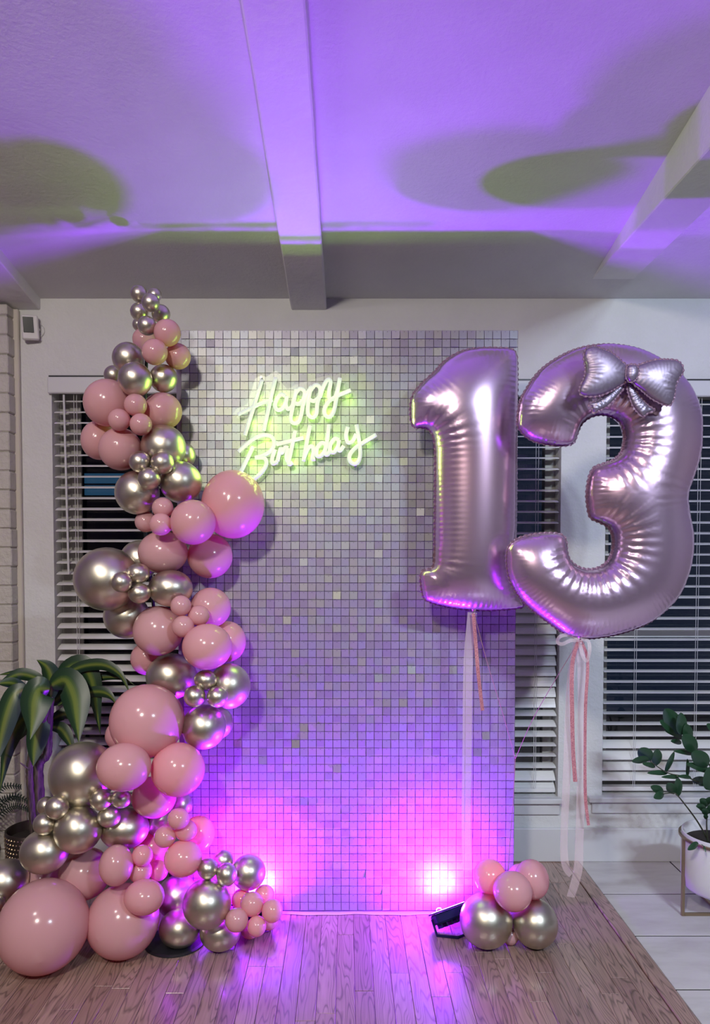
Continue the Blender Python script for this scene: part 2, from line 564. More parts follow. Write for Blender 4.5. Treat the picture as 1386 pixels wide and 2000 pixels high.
MB().box((EDGE + 0.001, yt, -0.0135), (XR, WY, -0.0018)).build('grout', M['grout'], floor)
MB().box((EDGE + 0.001, YF, -0.013), (XR, yt - 0.002, 0.0)).build('floor_tiles_behind', M['tile'], floor)

# painted brick pier with its corner board on the left
PX, PY = at(22, 1100, 3.02).x, 3.02
pier = MB().box((XL, PY + 0.006, -0.01), (PX - 0.005, WY, CZ - BD)).build('wall_chimney', M['mortar'])
tag(pier, kind='structure')
zc = 0.0; k = 0
rb = random.Random(11)
while zc < CZ - BD - 0.03:
    zt = min(zc + 0.0755, CZ - BD - 0.002)
    xb = PX
    first = True
    while xb > -2.05:
        L = 0.205 if not (first and k % 2) else 0.10
        first = False
        j = rb.uniform(-0.0015, 0.0015)
        MB().box((xb - L + 0.002, PY + j, zc + 0.001), (xb + (0 if xb < PX else rb.uniform(-.002, .002)), PY + 0.055 + (0.03 if xb == PX else 0), zt), 0.004).build('brick', M['brickw'], pier)
        xb -= L + 0.002
    zc += 0.0795; k += 1
t1 = MB().box((wx(30, 900), WY - 0.022, 0.0), (wx(44, 900), WY - 0.001, CZ - BD - 0.001), 0.004).build('trim_1', M['trimb'])
tag(t1, kind='structure')

# baseboard
bz = wz(1615, 1050)
bb = MB().box((wx(46), WY - 0.020, 0.0), (XR, WY - 0.0005, bz), 0.004)
tag(bb.build('baseboard_back', M['trimw']), kind='structure')

# windows
def make_window(n):
    w_ = win[n]
    x0, x1, z0, z1 = w_['x0'], w_['x1'], w_['z0'], w_['z1']
    yb = WY + 0.085
    fw = 0.045
    fr = MB()
    zm = wz(1240) if n == 3 else (z0 + z1) / 2
    xm0, xm1 = x0 + fw, x1 - fw
    o = MB().box((x0 + .001, yb, z0), (x0 + fw, yb + .05, z1 - .001)).build('window_%d' % n, M['sash'])
    tag(o, kind='structure')
    MB().box((x1 - fw, yb, z0), (x1 - .001, yb + .05, z1 - .001)).build('jamb', M['sash'], o)
    MB().box((xm0, yb, z1 - fw), (xm1, yb + .05, z1 - .001)).build('head', M['sash'], o)
    MB().box((xm0, yb, z0), (xm1, yb + .05, z0 + fw + .02)).build('bottom_rail', M['sash'], o)
    MB().box((xm0, yb + .002, zm - .02), (xm1, yb + .045, zm + .02)).build('meeting_rail', M['trimw'] if n == 3 else M['sash'], o)
    MB().box((xm0, yb + .02, z0 + fw), (xm1, yb + .024, zm - .02)).build('pane', M['glass'], o)
    MB().box((xm0, yb + .02, zm + .02), (xm1, yb + .024, z1 - fw)).build('pane', M['glass'], o)
    if n == 1:
        MB().box((x0 + fw, yb - .012, z0), (x0 + fw + .05, yb, z1 - .001)).build('side_casing', M['sash'], o)
    sx0, sx1 = x0 - .065, x1 + (0.012 if n == 2 else .065)
    MB().box((sx0, WY - .035, z0 - .022), (sx1, WY - .0005, z0), .003).build('sill', M['trimw'], o)
    MB().box((sx0 + .02, WY - .014, z0 - .075), (sx1 - (.005 if n == 2 else .02), WY - .0005, z0 - .0225), .003).build('apron', M['trimw'], o)
    return o
for n in (1, 2, 3): make_window(n)
# a dark outbuilding with a blue lit window beyond the first window
c = at(200, 948, 4.6)
ob = empty('outbuilding', (c.x, 4.6, -0.1))
tag(ob, 'dark outbuilding with a dim blue lit window, seen through the blind left of the garland', 'building')
MB().box((c.x - .5, 4.6, -0.1), (c.x + .7, 4.9, 2.3), .01).build('wall', M['blackrub'], ob).location = -ob.location
for dz in (-.062, .012):
    MB().box((c.x - .11, 4.59, c.z + dz), (c.x + .15, 4.599, c.z + dz + .062)).build('pane', M['bluelit'], ob).location = -ob.location
tag(MB().box((-4, WY + .2, -.2), (5, 6.5, -.1)).build('ground', M['darkgap']), kind='structure')

# blinds
def make_blind(n, label, tilt_of, cords, wand=None):
    w_ = win[n]
    x0, x1 = w_['x0'] + .006, w_['x1'] - .006
    zt = w_['z1'] - .004
    t = empty('window_blind', ((x0 + x1) / 2, WY, w_['z0']))
    tag(t, label, 'blind', 'white slatted window blinds')
    loc = -t.location
    def add(mb, nm, mat):
        o = mb.build(nm, mat, t); o.location = loc; return o
    vz1, vz0 = wz(738 if n == 1 else 745), wz(770 if n == 1 else 776)
    add(MB().box((x0 - .016, WY - .022, vz0), (x1 + .016, WY - .002, vz1), .004), 'valance', M['trimw'])
    add(MB().box((x0 - .010, WY - .019, vz1), (x1 + .016, WY - .002, vz1 + .006)), 'valance_shadow_line', M['blackrub'])  # black strip added as the shadow line along the valance top
    ys = WY + .034
    sp = 0.0458
    z = vz0 - .022
    zend = w_['z0'] + .035
    k = 0
    me = None
    lx = (x1 - x0)
    prof = []
    for q in range(5):
        s_ = -1 + q * 0.5
        prof.append((s_ * .025, .003 * (1 - s_ * s_)))
    v = []; f = []
    for xx in (-lx / 2, lx / 2):
        for (py, pz) in prof: v.append((xx, py, pz))
        for (py, pz) in prof[::-1]: v.append((xx, py, pz - .0026))
    f = [(i, (i + 1) % 10, 10 + (i + 1) % 10, 10 + i) for i in range(10)] + [tuple(range(9, -1, -1)), tuple(range(10, 20))]
    me = meshdata('slat', v, f, M['blind'])
    while z > zend:
        o = link(bpy.data.objects.new('slat', me), t)
        o.location = Vector(((x0 + x1) / 2, ys, z)) + loc
        o.rotation_euler = (tilt_of(z) + R.uniform(-.03, .03), R.uniform(-.0015, .0015), 0)
        z -= sp
    add(MB().box((x0, ys - .02, zend - .022), (x1, ys + .02, zend - .004), .003), 'bottom_rail', M['blind'])
    for cu in cords:
        for dx in (-.006, .006):
            add(MB().tube([(cu + dx, ys - .029, vz0), (cu + dx * .6, ys - .030, zend)], .0011, 5), 'ladder_cord', M['cord'])
    if wand:
        add(MB().tube([(wand[0], WY - .006, vz0 - .004), (wand[0] + .012, WY - .010, wand[1])], .0045, 6), 'wand', M['trimw'])
    return t
deg = math.radians
def tilt1(z):
    v = HOR - (z - CAMH) * 459
    return deg(float(np.interp(v, [760, 1100, 1290, 1560], [13, 10, 22, 28])))
def tilt2(z):
    v = HOR - (z - CAMH) * 459
    if v < 1180: return deg(10)
    if v < 1395: return deg(62)
    if v > 1520: return deg(45)
    return deg(12 + 12 * math.sin(v * .05))
def tilt3(z):
    v = HOR - (z - CAMH) * 459
    return deg(float(np.interp(v, [760, 1000, 1400, 1435, 1470, 1530], [14, 9, 0, 3, 42, 48])))
make_blind(1, 'white slatted blind behind the balloon garland, left of the sequin wall', tilt1, (wx(150, 1100), wx(300, 1100)), (wx(126, 800), wz(1120)))
make_blind(2, 'white slatted blind half hidden behind the sequin wall, between it and the column', tilt2, (win[2]['x1'] - .10, win[2]['x0'] + .12))
make_blind(3, 'white slatted blind of the rightmost window, behind the leafy potted plant', tilt3, (wx(1241, 1300), wx(1360, 1300)))

# ------------------------------------------------------------------ shimmer wall
PYF = 2.63
pl = at(353.5, 650, PYF).x
ptop = at(700, 646, PYF).z
NC, NR, SQ = 40, 70, 0.0301
pw, ph = NC * SQ, NR * SQ
pbot = ptop - ph
SEQ_OFF = (-pl * 33.3333 + 100.0, -ptop * 33.3333 + 100.0)
M['sequin'] = sequin_mat()
sw = empty('sequin_wall', (pl + pw / 2, PYF, 0))
tag(sw, 'tall iridescent lilac sequin wall panel of hanging square sequins', 'backdrop')
swl = -sw.location
def swadd(mb, nm, mat, smooth=False):
    o = mb.build(nm, mat, sw, smooth); o.location = swl; return o
swadd(MB().box((pl - .002, PYF + .004, pbot - .004), (pl + pw + .002, PYF + .012, ptop + .002)), 'backing_panel', M['backgrid'])
# thin sheet behind the panel: a margin at the left and the skirt at the foot
def sheet():
    mb = MB()
    n = 48
    v = []; f = []
    for i in range(n + 1):
        x_ = pl - .022 + (pw + .024) * i / n
        w1 = .0015 * math.sin(i * .55) + .001 * math.sin(i * 1.3)
        for j, (z_, y_) in enumerate(((ptop - .07, .016), (pbot + .01, .016), (pbot - .02, .010 + w1 * .4), (.012, -.004 + w1 * 1.6), (.002, -.008 + w1 * 2))):
            v.append((x_, PYF + y_, z_))
        if i:
            a, b = 5 * (i - 1), 5 * i
            f += [(a + k, b + k, b + k + 1, a + k + 1) for k in range(4)]
    return mb.add(v, f)
swadd(sheet(), 'skirt_sheet', M['sheet'], True)
for xx in (pl + .10, pl + pw - .10):
    swadd(MB().tube([(xx, PYF + .035, .012), (xx, PYF + .035, ptop - .02)], .012, 8), 'stand_pole', M['alu'])
    swadd(MB().box((xx - .02, PYF - .005, .001), (xx + .02, PYF + .24, .012), .002), 'stand_foot', M['alu'])
h = 0.0281
sqv = [(-h/2, -.0004, -h), (h/2, -.0004, -h), (h/2, -.0004, 0), (-h/2, -.0004, 0), (-h/2, .0004, -h), (h/2, .0004, -h), (h/2, .0004, 0), (-h/2, .0004, 0)]
sqf = [(0,1,2,3),(4,7,6,5),(0,4,5,1),(1,5,6,2),(2,6,7,3),(3,7,4,0)]
sqme = meshdata('sequin', sqv, sqf, M['sequin'])
rs = random.Random(21)
field = MB(); pins = MB()
nparts = 0
for r in range(NR):
    for c_ in range(NC):
        px = pl + (c_ + .5) * SQ
        pz = ptop - r * SQ - .0008
        hang = abs(rs.gauss(0.025, 0.018))
        yaw = rs.gauss(0, 0.018); rol = rs.gauss(0, 0.010)
        if rs.random() < 0.06: yaw *= 4; hang *= 2.5
        e = Euler((-hang, rol, yaw))
        loc = Vector((px, PYF - .0022, pz))
        if r < 9 and 1 <= c_ <= 33 and nparts < 297:
            o = link(bpy.data.objects.new('sequin', sqme), sw)
            o.location = loc + swl; o.rotation_euler = e
            nparts += 1
        else:
            m = Matrix.Translation(loc) @ e.to_matrix().to_4x4()
            field.add([m @ Vector(q) for q in sqv], sqf)
        m = Matrix.Translation(loc) @ e.to_matrix().to_4x4()
        pq = .0011
        pins.add([m @ Vector(q) for q in ((-pq, -.0012, -.0050), (pq, -.0012, -.0050), (pq, -.0012, -.0028), (-pq, -.0012, -.0028), (0, -.0003, -.0039))],
                 [(0, 1, 2, 3), (0, 4, 1), (1, 4, 2), (2, 4, 3), (3, 4, 0)])
tag(swadd(field, 'sequin_field', M['sequin']), kind='stuff')
tag(swadd(pins, 'sequin_pins', M['pin']), kind='stuff')

# ------------------------------------------------------------------ neon sign
NY = PYF - .040
def nq(x_, y_, Y=NY): return at(440 + x_ / 4.331, 700 + y_ / 4.331, Y)
sign = empty('neon_sign', nq(650, 560))
tag(sign, 'glowing white script neon sign on clear acrylic, hung on the sequin wall', 'neon sign')
sl_ = -sign.location
strokes = {
 'H': [[(310,180),(240,410),(165,650)], [(425,160),(375,380),(325,610)], [(105,475),(200,430),(310,378),(400,352)]],
 'a': [[(505,318),(470,305),(435,345),(420,400),(440,436),(480,425),(512,370),(520,318)], [(520,318),(512,390),(530,430),(565,405)]],
 'p': [[(565,405),(585,330),(600,262)], [(600,255),(572,400),(552,510),(575,548),(615,540),(638,490),(655,400)], [(590,300),(630,255),(668,280),(660,345),(620,385),(590,378)]],
 'p2': [[(655,400),(690,300),(730,235)], [(722,240),(700,380),(700,470),(735,500),(768,470),(778,380),(800,310)], [(715,280),(760,225),(800,250),(795,320),(750,360),(715,350)]],
 'y': [[(800,330),(830,235),(865,180),(890,200),(875,290),(885,345),(925,330),(950,260),(968,165)], [(968,165),(940,330),(915,450),(880,495),(845,480),(838,430),(870,370),(940,320),(1060,268)]],
 'B': [[(110,790),(170,735),(250,675),(330,648),(395,668),(412,725),(380,785),(310,825),(250,840)], [(235,745),(190,840),(130,960)], [(250,840),(330,845),(345,900),(300,970),(235,1025)]],
 'i': [[(420,770),(395,850),(405,890),(440,870)], [(440,715),(446,706)]],
 'r': [[(440,870),(468,760),(478,800),(505,755),(530,760)], [(530,760),(515,840),(535,880)]],
 't': [[(590,612),(560,760),(535,890),(570,880)], [(430,728),(540,700),(660,672)]],
 'h': [[(715,570),(690,700),(660,870)], [(665,840),(700,760),(735,745),(745,790),(735,850),(760,850)]],
 'd': [[(850,730),(815,715),(775,760),(772,820),(805,825),(840,780),(860,700),(875,560)], [(850,740),(842,800),(862,815),(885,780)]],
 'a2': [[(960,690),(925,680),(890,725),(885,780),(915,795),(950,745),(962,690)], [(962,690),(952,760),(970,780),(1000,740)]],
 'y2': [[(1035,580),(1020,650),(1035,710),(1075,700),(1105,640)], [(1108,560),(1128,680),(1140,800),(1125,870),(1090,893),(1055,870),(1050,820),(1090,765),(1160,715),(1275,645)]],
}
for kx, lst in strokes.items():
    mb = MB()
    for st in lst:
        if len(st) == 2:
            pts = [nq(*st[0]), nq(*st[1])]
        else:
            pts = catmull([nq(*p) for p in st], 6)
        mb.tube(pts, .0072, 8)
    o = mb.build('letter', M['neon'], sign, True); o.location = sl_
outline = [(62,470),(90,430),(185,385),(252,170),(300,138),(345,158),(385,125),(430,104),(472,140),(472,200),(525,262),(590,222),(700,190),(850,142),(920,150),(970,118),(1018,160),(1012,222),(1062,225),(1105,268),(1050,332),(990,352),(965,460),(940,540),(1020,530),(1100,512),(1155,545),(1165,640),(1260,600),(1312,650),(1280,705),(1192,775),(1184,880),(1100,942),(1030,912),(1000,862),(720,852),(650,882),(500,930),(380,962),(290,1045),(200,1045),(90,972),(135,850),(78,815),(80,770),(185,690),(118,640),(165,500),(100,510)]
op = [nq(*p, NY + .011) for p in outline]
o = MB().prism([(p.x, p.z) for p in op], NY + .009, NY + .014).build('acrylic_backing', M['acrylic'], sign); o.location = sl_
for (a_, b_) in ((300, 160), (960, 180), (210, 1010), (1100, 900)):
    p = nq(a_, b_); q = p.copy(); q.y = PYF + .002
    o = MB().tube([p, q], .004, 8).build('standoff', M['alu'], sign); o.location = sl_
# the light the tubes give off (green where the sign falls on the sequins)
for (a_, b_) in ((270,300),(220,520),(390,300),(350,520),(480,370),(590,300),(590,500),(690,300),(740,440),(830,260),(880,430),(960,260),(1040,280),
                 (200,740),(330,660),(380,770),(190,860),(290,930),(450,800),(560,700),(560,860),(690,650),(690,800),(800,780),(860,650),(930,740),(1030,660),(1120,680),(1090,850),(1210,680)):
    d = bpy.data.lights.new('neon_light', 'POINT'); d.energy = 0.18; d.color = (0.50, 1.0, 0.09); d.shadow_soft_size = .012
    lo = bpy.data.objects.new('neon_light', d); link(lo)
    lo.location = nq(a_, b_, NY - .024)

# ------------------------------------------------------------------ uplights
def make_uplight(u, v, Y, yaw, label, energy, tilt=-0.55):
    base = at(u, v, Y); base.z = 0.0
    t = empty('uplight', base)
    tag(t, label, 'floodlight', 'purple floodlights at the foot of the sequin wall')
    rot = Euler((tilt, -0.22, yaw)).to_matrix().to_4x4()
    hz = .062
    T = Matrix.Translation((0, 0, hz)) @ rot
    def tf(mb): mb.v = [tuple(T @ Vector(q)) for q in mb.v]; return mb
    tf(MB().box((-.062, -.045, -.022), (.062, .045, .012), .006)).build('housing', M['bluebody'], t)
    for k in range(6):
        tf(MB().box((-.05 + k * .019, -.034, -.036), (-.046 + k * .019, .034, -.0215))).build('cooling_fin', M['bluebody'], t)
    tf(MB().box((-.066, -.049, .0125), (.066, .049, .017), .002)).build('front_rim', M['bluebody'], t)
    tf(MB().box((-.054, -.038, .0172), (.054, .038, .0190))).build('lens', M['uplens'], t)
    br = MB()
    br.tube([T @ Vector((-.068, 0, 0)), Vector((-.050, -.045, .0055)), Vector((.020, -.058, .0055)), Vector((.062, -.03, .0055)), T @ Vector((.068, 0, 0))], .0052, 6)
    br.build('bracket', M['bluebody'], t)
    a = area('uplight_beam', (0, 0, 0), (0, 0, 1), energy, (0.29, 0.007, 1.0), .10, .07, 'RECTANGLE', math.radians(170))
    a.matrix_world = Matrix.Translation(base) @ T @ Matrix.Translation((0, 0, .024)) @ Euler((PI, 0, 0)).to_matrix().to_4x4()
    d = bpy.data.lights.new('uplight_spill', 'POINT'); d.energy = energy * .38; d.color = (0.29, 0.007, 1.0); d.shadow_soft_size = .025
    sp_ = link(bpy.data.objects.new('uplight_spill', d)); sp_.location = Matrix.Translation(base) @ T @ Vector((0, 0, .055))
    return t
UPE = 40
make_uplight(878, 1792, 2.515, 0.25, 'dark blue floodlight beside the small balloon cluster on the floor', UPE)
make_uplight(495, 1790, 2.545, -0.2, 'floodlight hidden behind the small pink balloons at the foot of the garland', UPE)
# curl of white cable tie on the right light
p = at(857, 1779, 2.50)
cv = [p + Vector((.009 * math.cos(a), .002 * math.sin(3 * a), .012 * math.sin(a))) for a in [k * 2 * PI / 14 for k in range(13)]] 
tag(MB().tube(cv, .0016, 6).build('curled_ribbon', M['white_plastic']), 'tiny curled white ribbon above the dark blue floodlight', 'ribbon')

# ------------------------------------------------------------------ latex balloons
def balloon_profile():
    prof = []
    n = 18
    for i in range(n + 1):
        a = PI * i / n
        r_ = math.sin(a); z_ = math.cos(a)
        if z_ < 0: z_ *= 1 + 0.10 * (-z_) ** 2
        if z_ < -0.95: break
        prof.append((max(r_, 0.0005), z_))
    prof += [(0.13, -1.10), (0.055, -1.135), (0.045, -1.16), (0.085, -1.20), (0.095, -1.235), (0.06, -1.24), (0.0005, -1.225)]
    return prof
bmb = MB().lathe(balloon_profile(), 36)
bal_me = {k: meshdata('balloon_' + k, bmb.v, bmb.f, M[k], True) for k in ('pink', 'chrome')}

# u, v, rx, ry (photo pixels), colour, layer (0 front .. 2 behind), rests on floor, label
P_, C_ = 'pink', 'chrome'
BAL = [
 (271.5,574,16.5,16.5,C_,1,0,'small chrome gold balloon at the top left tip of the garland'),
 (302,576,13.5,13.5,C_,2,0,'small chrome gold balloon at the tip, peeking out behind on the right'),
 (294,591,17.5,17.5,C_,0,0,'small chrome gold balloon in front at the very tip of the garland'),
 (272,609,17.5,17.5,C_,1,0,'small chrome gold balloon below left of the tip balloon'),
 (314,613,17.8,17.8,C_,1,0,'small chrome gold balloon right of the tip, touching the top pink balloon'),
 (287,636,18.5,18.5,C_,0,0,'small chrome gold balloon, lowest of the tip cluster'),
 (271,634,12.5,12.5,C_,2,0,'half hidden small chrome balloon at the left bottom of the tip cluster'),
 (326.5,650,26,26,P_,0,0,'pink balloon, topmost of all pink ones in the garland'),
 (281,663,22,22,P_,2,0,'pink balloon tucked behind, below the chrome tip cluster'),
 (302,687.5,25,25,P_,0,0,'pink balloon in front, second row of the topmost pink cluster'),
 (347,696,25,25,P_,1,0,'pink balloon at the right of the topmost pink cluster, against the sequin wall'),
 (250.5,700,31,31,C_,1,0,'chrome gold balloon, upper left of the upper chrome cluster'),
 (263.5,741,33,33,C_,0,0,'chrome gold balloon in front, largest of the upper chrome cluster'),
 (222,733,19,19,C_,2,0,'chrome gold balloon peeking out left, behind the upper chrome cluster'),
 (319,739,27,27,C_,1,0,'chrome gold balloon at the right of the upper chrome cluster, above a pink one'),
 (210,787,46,46,P_,1,0,'large pink balloon below the upper chrome cluster, in front of the blind top'),
 (264.5,791,22,22,P_,0,0,'small pink balloon, top of the upper trio of small pink ones'),
 (233,820,21.5,21.5,P_,0,0,'small pink balloon, left of the upper trio of small pink ones'),
 (275,829,21.5,21.5,P_,0,0,'small pink balloon, right of the upper trio of small pink ones'),
 (317,803,38,36,P_,1,0,'pink balloon with a yellow rim glow, right of the upper small trio'),
 (193,860,34,38,P_,2,0,'pink balloon furthest left in the upper garland, behind another pink one'),
 (235,877,41.5,41.5,P_,1,0,'large pink balloon under the upper small pink trio'),
 (319,873,44,43,C_,1,0,'large chrome gold balloon left of the neon sign, above a chrome trio'),
 (361,889,21,24,C_,2,0,'chrome balloon glowing yellow green behind, left of the neon word'),
 (273,902,21.5,20.5,C_,0,0,'small chrome balloon, left of the chrome trio beside the neon sign'),
 (317,904,22,23,C_,0,0,'small chrome balloon, right of the chrome trio beside the neon sign'),
 (291,935,22,22,C_,0,0,'small chrome balloon, bottom of the chrome trio beside the neon sign'),
 (268,962,43,43,C_,1,0,'large chrome gold balloon below left of the chrome trio, against the blind'),
 (353,942,42,40,C_,1,0,'large chrome gold balloon above left of the big coral pink balloon'),
 (455,985,61,67,P_,1,0,'big coral pink balloon sticking out right under the neon sign'),
 (317.5,992,20.5,20.5,P_,0,0,'small pink balloon, top of the small trio left of the big coral balloon'),
 (284,1019,20,21,P_,1,0,'small pink balloon, left of the small trio left of the big coral balloon'),
 (314,1024,22,22,P_,0,0,'small pink balloon, lower right of the small trio left of the big coral balloon'),
 (377,1020,44,44,P_,0,0,'large pink balloon with a purple lower rim, just below left of the big coral one'),
 (318,1079,48,42,P_,1,0,'wide pink balloon below the small pink trio, above the dark chrome group'),
 (410,1086,43.5,44,P_,2,0,'pink balloon with purple glow under the big coral balloon'),
 (208,1131,61,63,C_,1,0,'biggest chrome gold balloon of the upper garland, sticking out left over the blind'),
 (273,1093,38,38,C_,2,0,'chrome balloon behind, between the biggest upper chrome and the wide pink one'),
 (270,1120,22,20,C_,0,0,'small chrome balloon, top of the middle chrome trio'),
 (237,1137,20,20,C_,0,0,'small chrome balloon, left of the middle chrome trio'),
 (272,1158.5,22,20,C_,0,0,'small chrome balloon, bottom of the middle chrome trio'),
 (333,1149,43,36,C_,1,0,'flattened chrome balloon right of the middle chrome trio'),
 (247,1203,44,44,C_,1,0,'large chrome gold balloon below the middle chrome trio'),
 (309,1232,48.5,48.5,P_,1,0,'large pale pink balloon in the middle of the garland, left of a small trio'),
 (353,1183,20.5,20,P_,0,0,'small pink balloon, top of the middle small pink trio'),
 (388,1202,21.5,20,P_,0,0,'small pink balloon, right of the middle small pink trio'),
 (357.5,1223.5,21.5,21.5,P_,0,0,'small pink balloon, bottom of the middle small pink trio'),
 (411,1187,40,39,P_,1,0,'pink balloon above right of the middle small trio, purple at its foot'),
 (404.5,1263,48.5,45,P_,0,0,'large pink balloon below the middle small trio with a bright purple lower right'),
 (444,1253,36,40,P_,2,0,'pink balloon peeking out right behind the purple-tinged large pink one'),
 (288,1286,33,32,P_,2,0,'pink balloon peeking out left below the large pale pink one'),
 (334.5,1321,49,45,C_,1,0,'large chrome balloon above the lower big pink balloon'),
 (401,1328,22,19.5,C_,0,0,'small chrome balloon, top of the lower chrome trio'),
 (380,1360,21,21,C_,0,0,'small chrome balloon, left of the lower chrome trio'),
 (424,1361,20.5,20.5,C_,0,0,'small chrome balloon, right of the lower chrome trio'),
 (448,1340,41,44,C_,1,0,'large chrome balloon furthest right of the lower garland, magenta spots below'),
 (287,1408,73,70,P_,0,0,'big pale pink balloon bulging forward in the lower garland'),
 (398,1420,44,42,C_,1,0,'large chrome balloon right of the big pale pink one, magenta at its foot'),
 (428,1412,27,30,C_,2,0,'chrome balloon peeking out purple behind, right of the magenta-footed one'),
 (236,1436,30,30,P_,2,0,'pink balloon peeking out left behind the big pale pink one'),
 (242,1498,52,46.5,P_,0,0,'wide pink balloon directly under the big pale pink one, left of a rosier one'),
 (347.5,1503,53,51,P_,0,0,'deeper rose pink balloon right of the wide pink one, before the sequin wall'),
 (301,1557,43,40,P_,1,0,'pink balloon squeezed below the wide pink and the rose one'),
 (161.5,1513,62,65,C_,1,0,'biggest chrome gold balloon of the base, beside the striped plant'),
 (197,1562,21.5,20.5,C_,0,0,'small chrome balloon with a magenta dot, left of the base trio'),
 (236.5,1560,20,18,C_,0,0,'small chrome balloon, upper right of the base trio'),
 (213,1595,22.5,20.5,C_,0,0,'small chrome balloon, bottom of the base trio'),
 (111,1577,23,22,C_,0,0,'small chrome balloon, upper one of the trio before the plant trunk'),
 (90,1574,17,18,C_,1,0,'small chrome balloon half hidden at the back of the trio before the plant trunk'),
 (87,1609,21.5,21.5,C_,0,0,'small chrome balloon, lower one of the trio before the plant trunk'),
 (152.5,1620,46,45,C_,0,0,'large chrome balloon in the centre of the base chrome group'),
 (242.5,1617,48,40,C_,1,0,'wide chrome balloon under the small base trio, right of the round one'),
 (310,1602,27,30,C_,2,0,'dark chrome balloon in the shade behind the squeezed pink one'),
 (355,1573,21,24,C_,2,0,'lilac lit chrome balloon peeking out below the rose pink one'),
 (348.5,1599,21.5,20,P_,0,0,'small pink balloon, top of the small trio by the purple sequins'),
 (363,1622,21.5,20,P_,0,0,'small pink balloon, right of the small trio by the purple sequins'),
 (322,1634,20.5,21.5,P_,0,0,'small pink balloon, left of the small trio by the purple sequins'),
 (388,1628,31,34,P_,2,0,'glowing pink balloon behind the small trio, against the purple sequins'),
 (357.5,1677,37,34.5,P_,0,0,'pink balloon under the small trio by the purple sequins'),
 (300,1655,38,36,P_,2,0,'pink balloon deep between the base chrome and the purple sequins'),
 (227,1690,32.5,39,P_,0,0,'upright pink balloon left of the lowest small pink trio'),
 (278,1671,20,20,P_,0,0,'small pink balloon, top of the lowest small pink trio'),
 (274,1702,22.5,22,P_,0,0,'small pink balloon, bottom left of the lowest small pink trio'),
 (309.5,1700,18.5,20,P_,1,0,'small pink balloon, right of the lowest small pink trio'),
 (281.5,1752,39,33,P_,0,0,'wide pink balloon in front of the second floor balloon'),
 (165,1707,48,49,P_,1,0,'large pink balloon above the two floor balloons'),
 (86,1726,40,39,P_,2,0,'pink balloon hidden behind the biggest floor balloon'),
 (86.5,1663,46,42,C_,0,0,'large chrome balloon in front of the studded pot'),
 (10,1723,42,44,C_,1,0,'chrome balloon cut by the left picture edge, under the pot'),
 (-9,1768,19,18,C_,1,0,'small chrome balloon just at the left picture edge'),
 (85,1809,86,86.5,P_,0,1,'biggest pink balloon, resting on the floor at the far left'),
 (239.5,1799,70,68,P_,1,1,'second biggest pink balloon, resting on the floor beside the biggest one'),
 (346,1752,40,41,C_,1,0,'chrome balloon right of the wide pink one, above the floor chrome pair'),
 (404,1765,47,47,C_,0,0,'large round chrome balloon in front at the foot of the garland'),
 (351.5,1813,41,36,C_,1,1,'chrome balloon resting on the floor, left of the pair'),
 (430,1820,40,35,C_,1,1,'chrome balloon resting on the floor, right of the pair'),
 (405.5,1697,20,20,C_,0,0,'small chrome balloon, left of the trio by the left floodlight glow'),
 (436,1680,20,19,C_,1,0,'small chrome balloon, top of the trio by the left floodlight glow'),
 (442.5,1708.5,20.5,22.5,C_,0,0,'small chrome balloon, bottom of the trio by the left floodlight glow'),
 (485,1704,33,34,C_,1,0,'chrome balloon with a magenta right side, beside the bright sequins at the left'),
 (472,1757,20,20,P_,1,0,'small pink balloon, back left of the floor-level small pink bunch'),
 (492,1766,23,23,P_,0,0,'small pink balloon, centre front of the floor-level small pink bunch'),
 (516,1747,19.5,18,P_,1,0,'small pink balloon, upper right of the floor-level small pink bunch'),
 (531.5,1779,20.5,22,P_,0,0,'small pink balloon, far right of the floor-level small pink bunch'),
 (462,1797,22,23,P_,0,0,'small pink balloon, lower left of the floor-level small pink bunch'),
 (501,1809,18.5,19.5,P_,0,0,'small pink balloon, lowest front of the floor-level small pink bunch'),
 (488,1816,18,17,P_,2,0,'small glowing pink balloon, underneath the floor-level small pink bunch'),
 (525,1799,18,17,P_,2,0,'small glowing pink balloon, behind the far right one of the floor-level bunch'),
]
BAL2 = [
 (956,1713,32,34,P_,1,0,'rosy balloon, left one on top of the small floor cluster'),
 (1038,1718,33,38,P_,1,0,'pale pink balloon, right one on top of the small floor cluster'),
 (1019,1722,30,34,P_,2,0,'pink balloon half hidden in the middle top of the small floor cluster'),
 (1001,1741,37,38,P_,0,0,'round pink balloon in the centre front of the small floor cluster'),
 (949,1798,50,52,C_,1,1,'chrome balloon with a purple left half, by the dark blue floodlight'),
 (1044,1803,44,46.5,C_,1,1,'chrome silver balloon at the right of the small floor cluster'),
 (996,1828,16,17,P_,2,1,'small dark rose balloon between the two chrome ones of the floor cluster'),
]
def base_y(v):
    return float(np.interp(v, [570, 800, 1000, 1300, 1500, 1650, 1720, 1800, 1900], [2.50, 2.46, 2.44, 2.43, 2.42, 2.42, 2.42, 2.40, 2.35]))

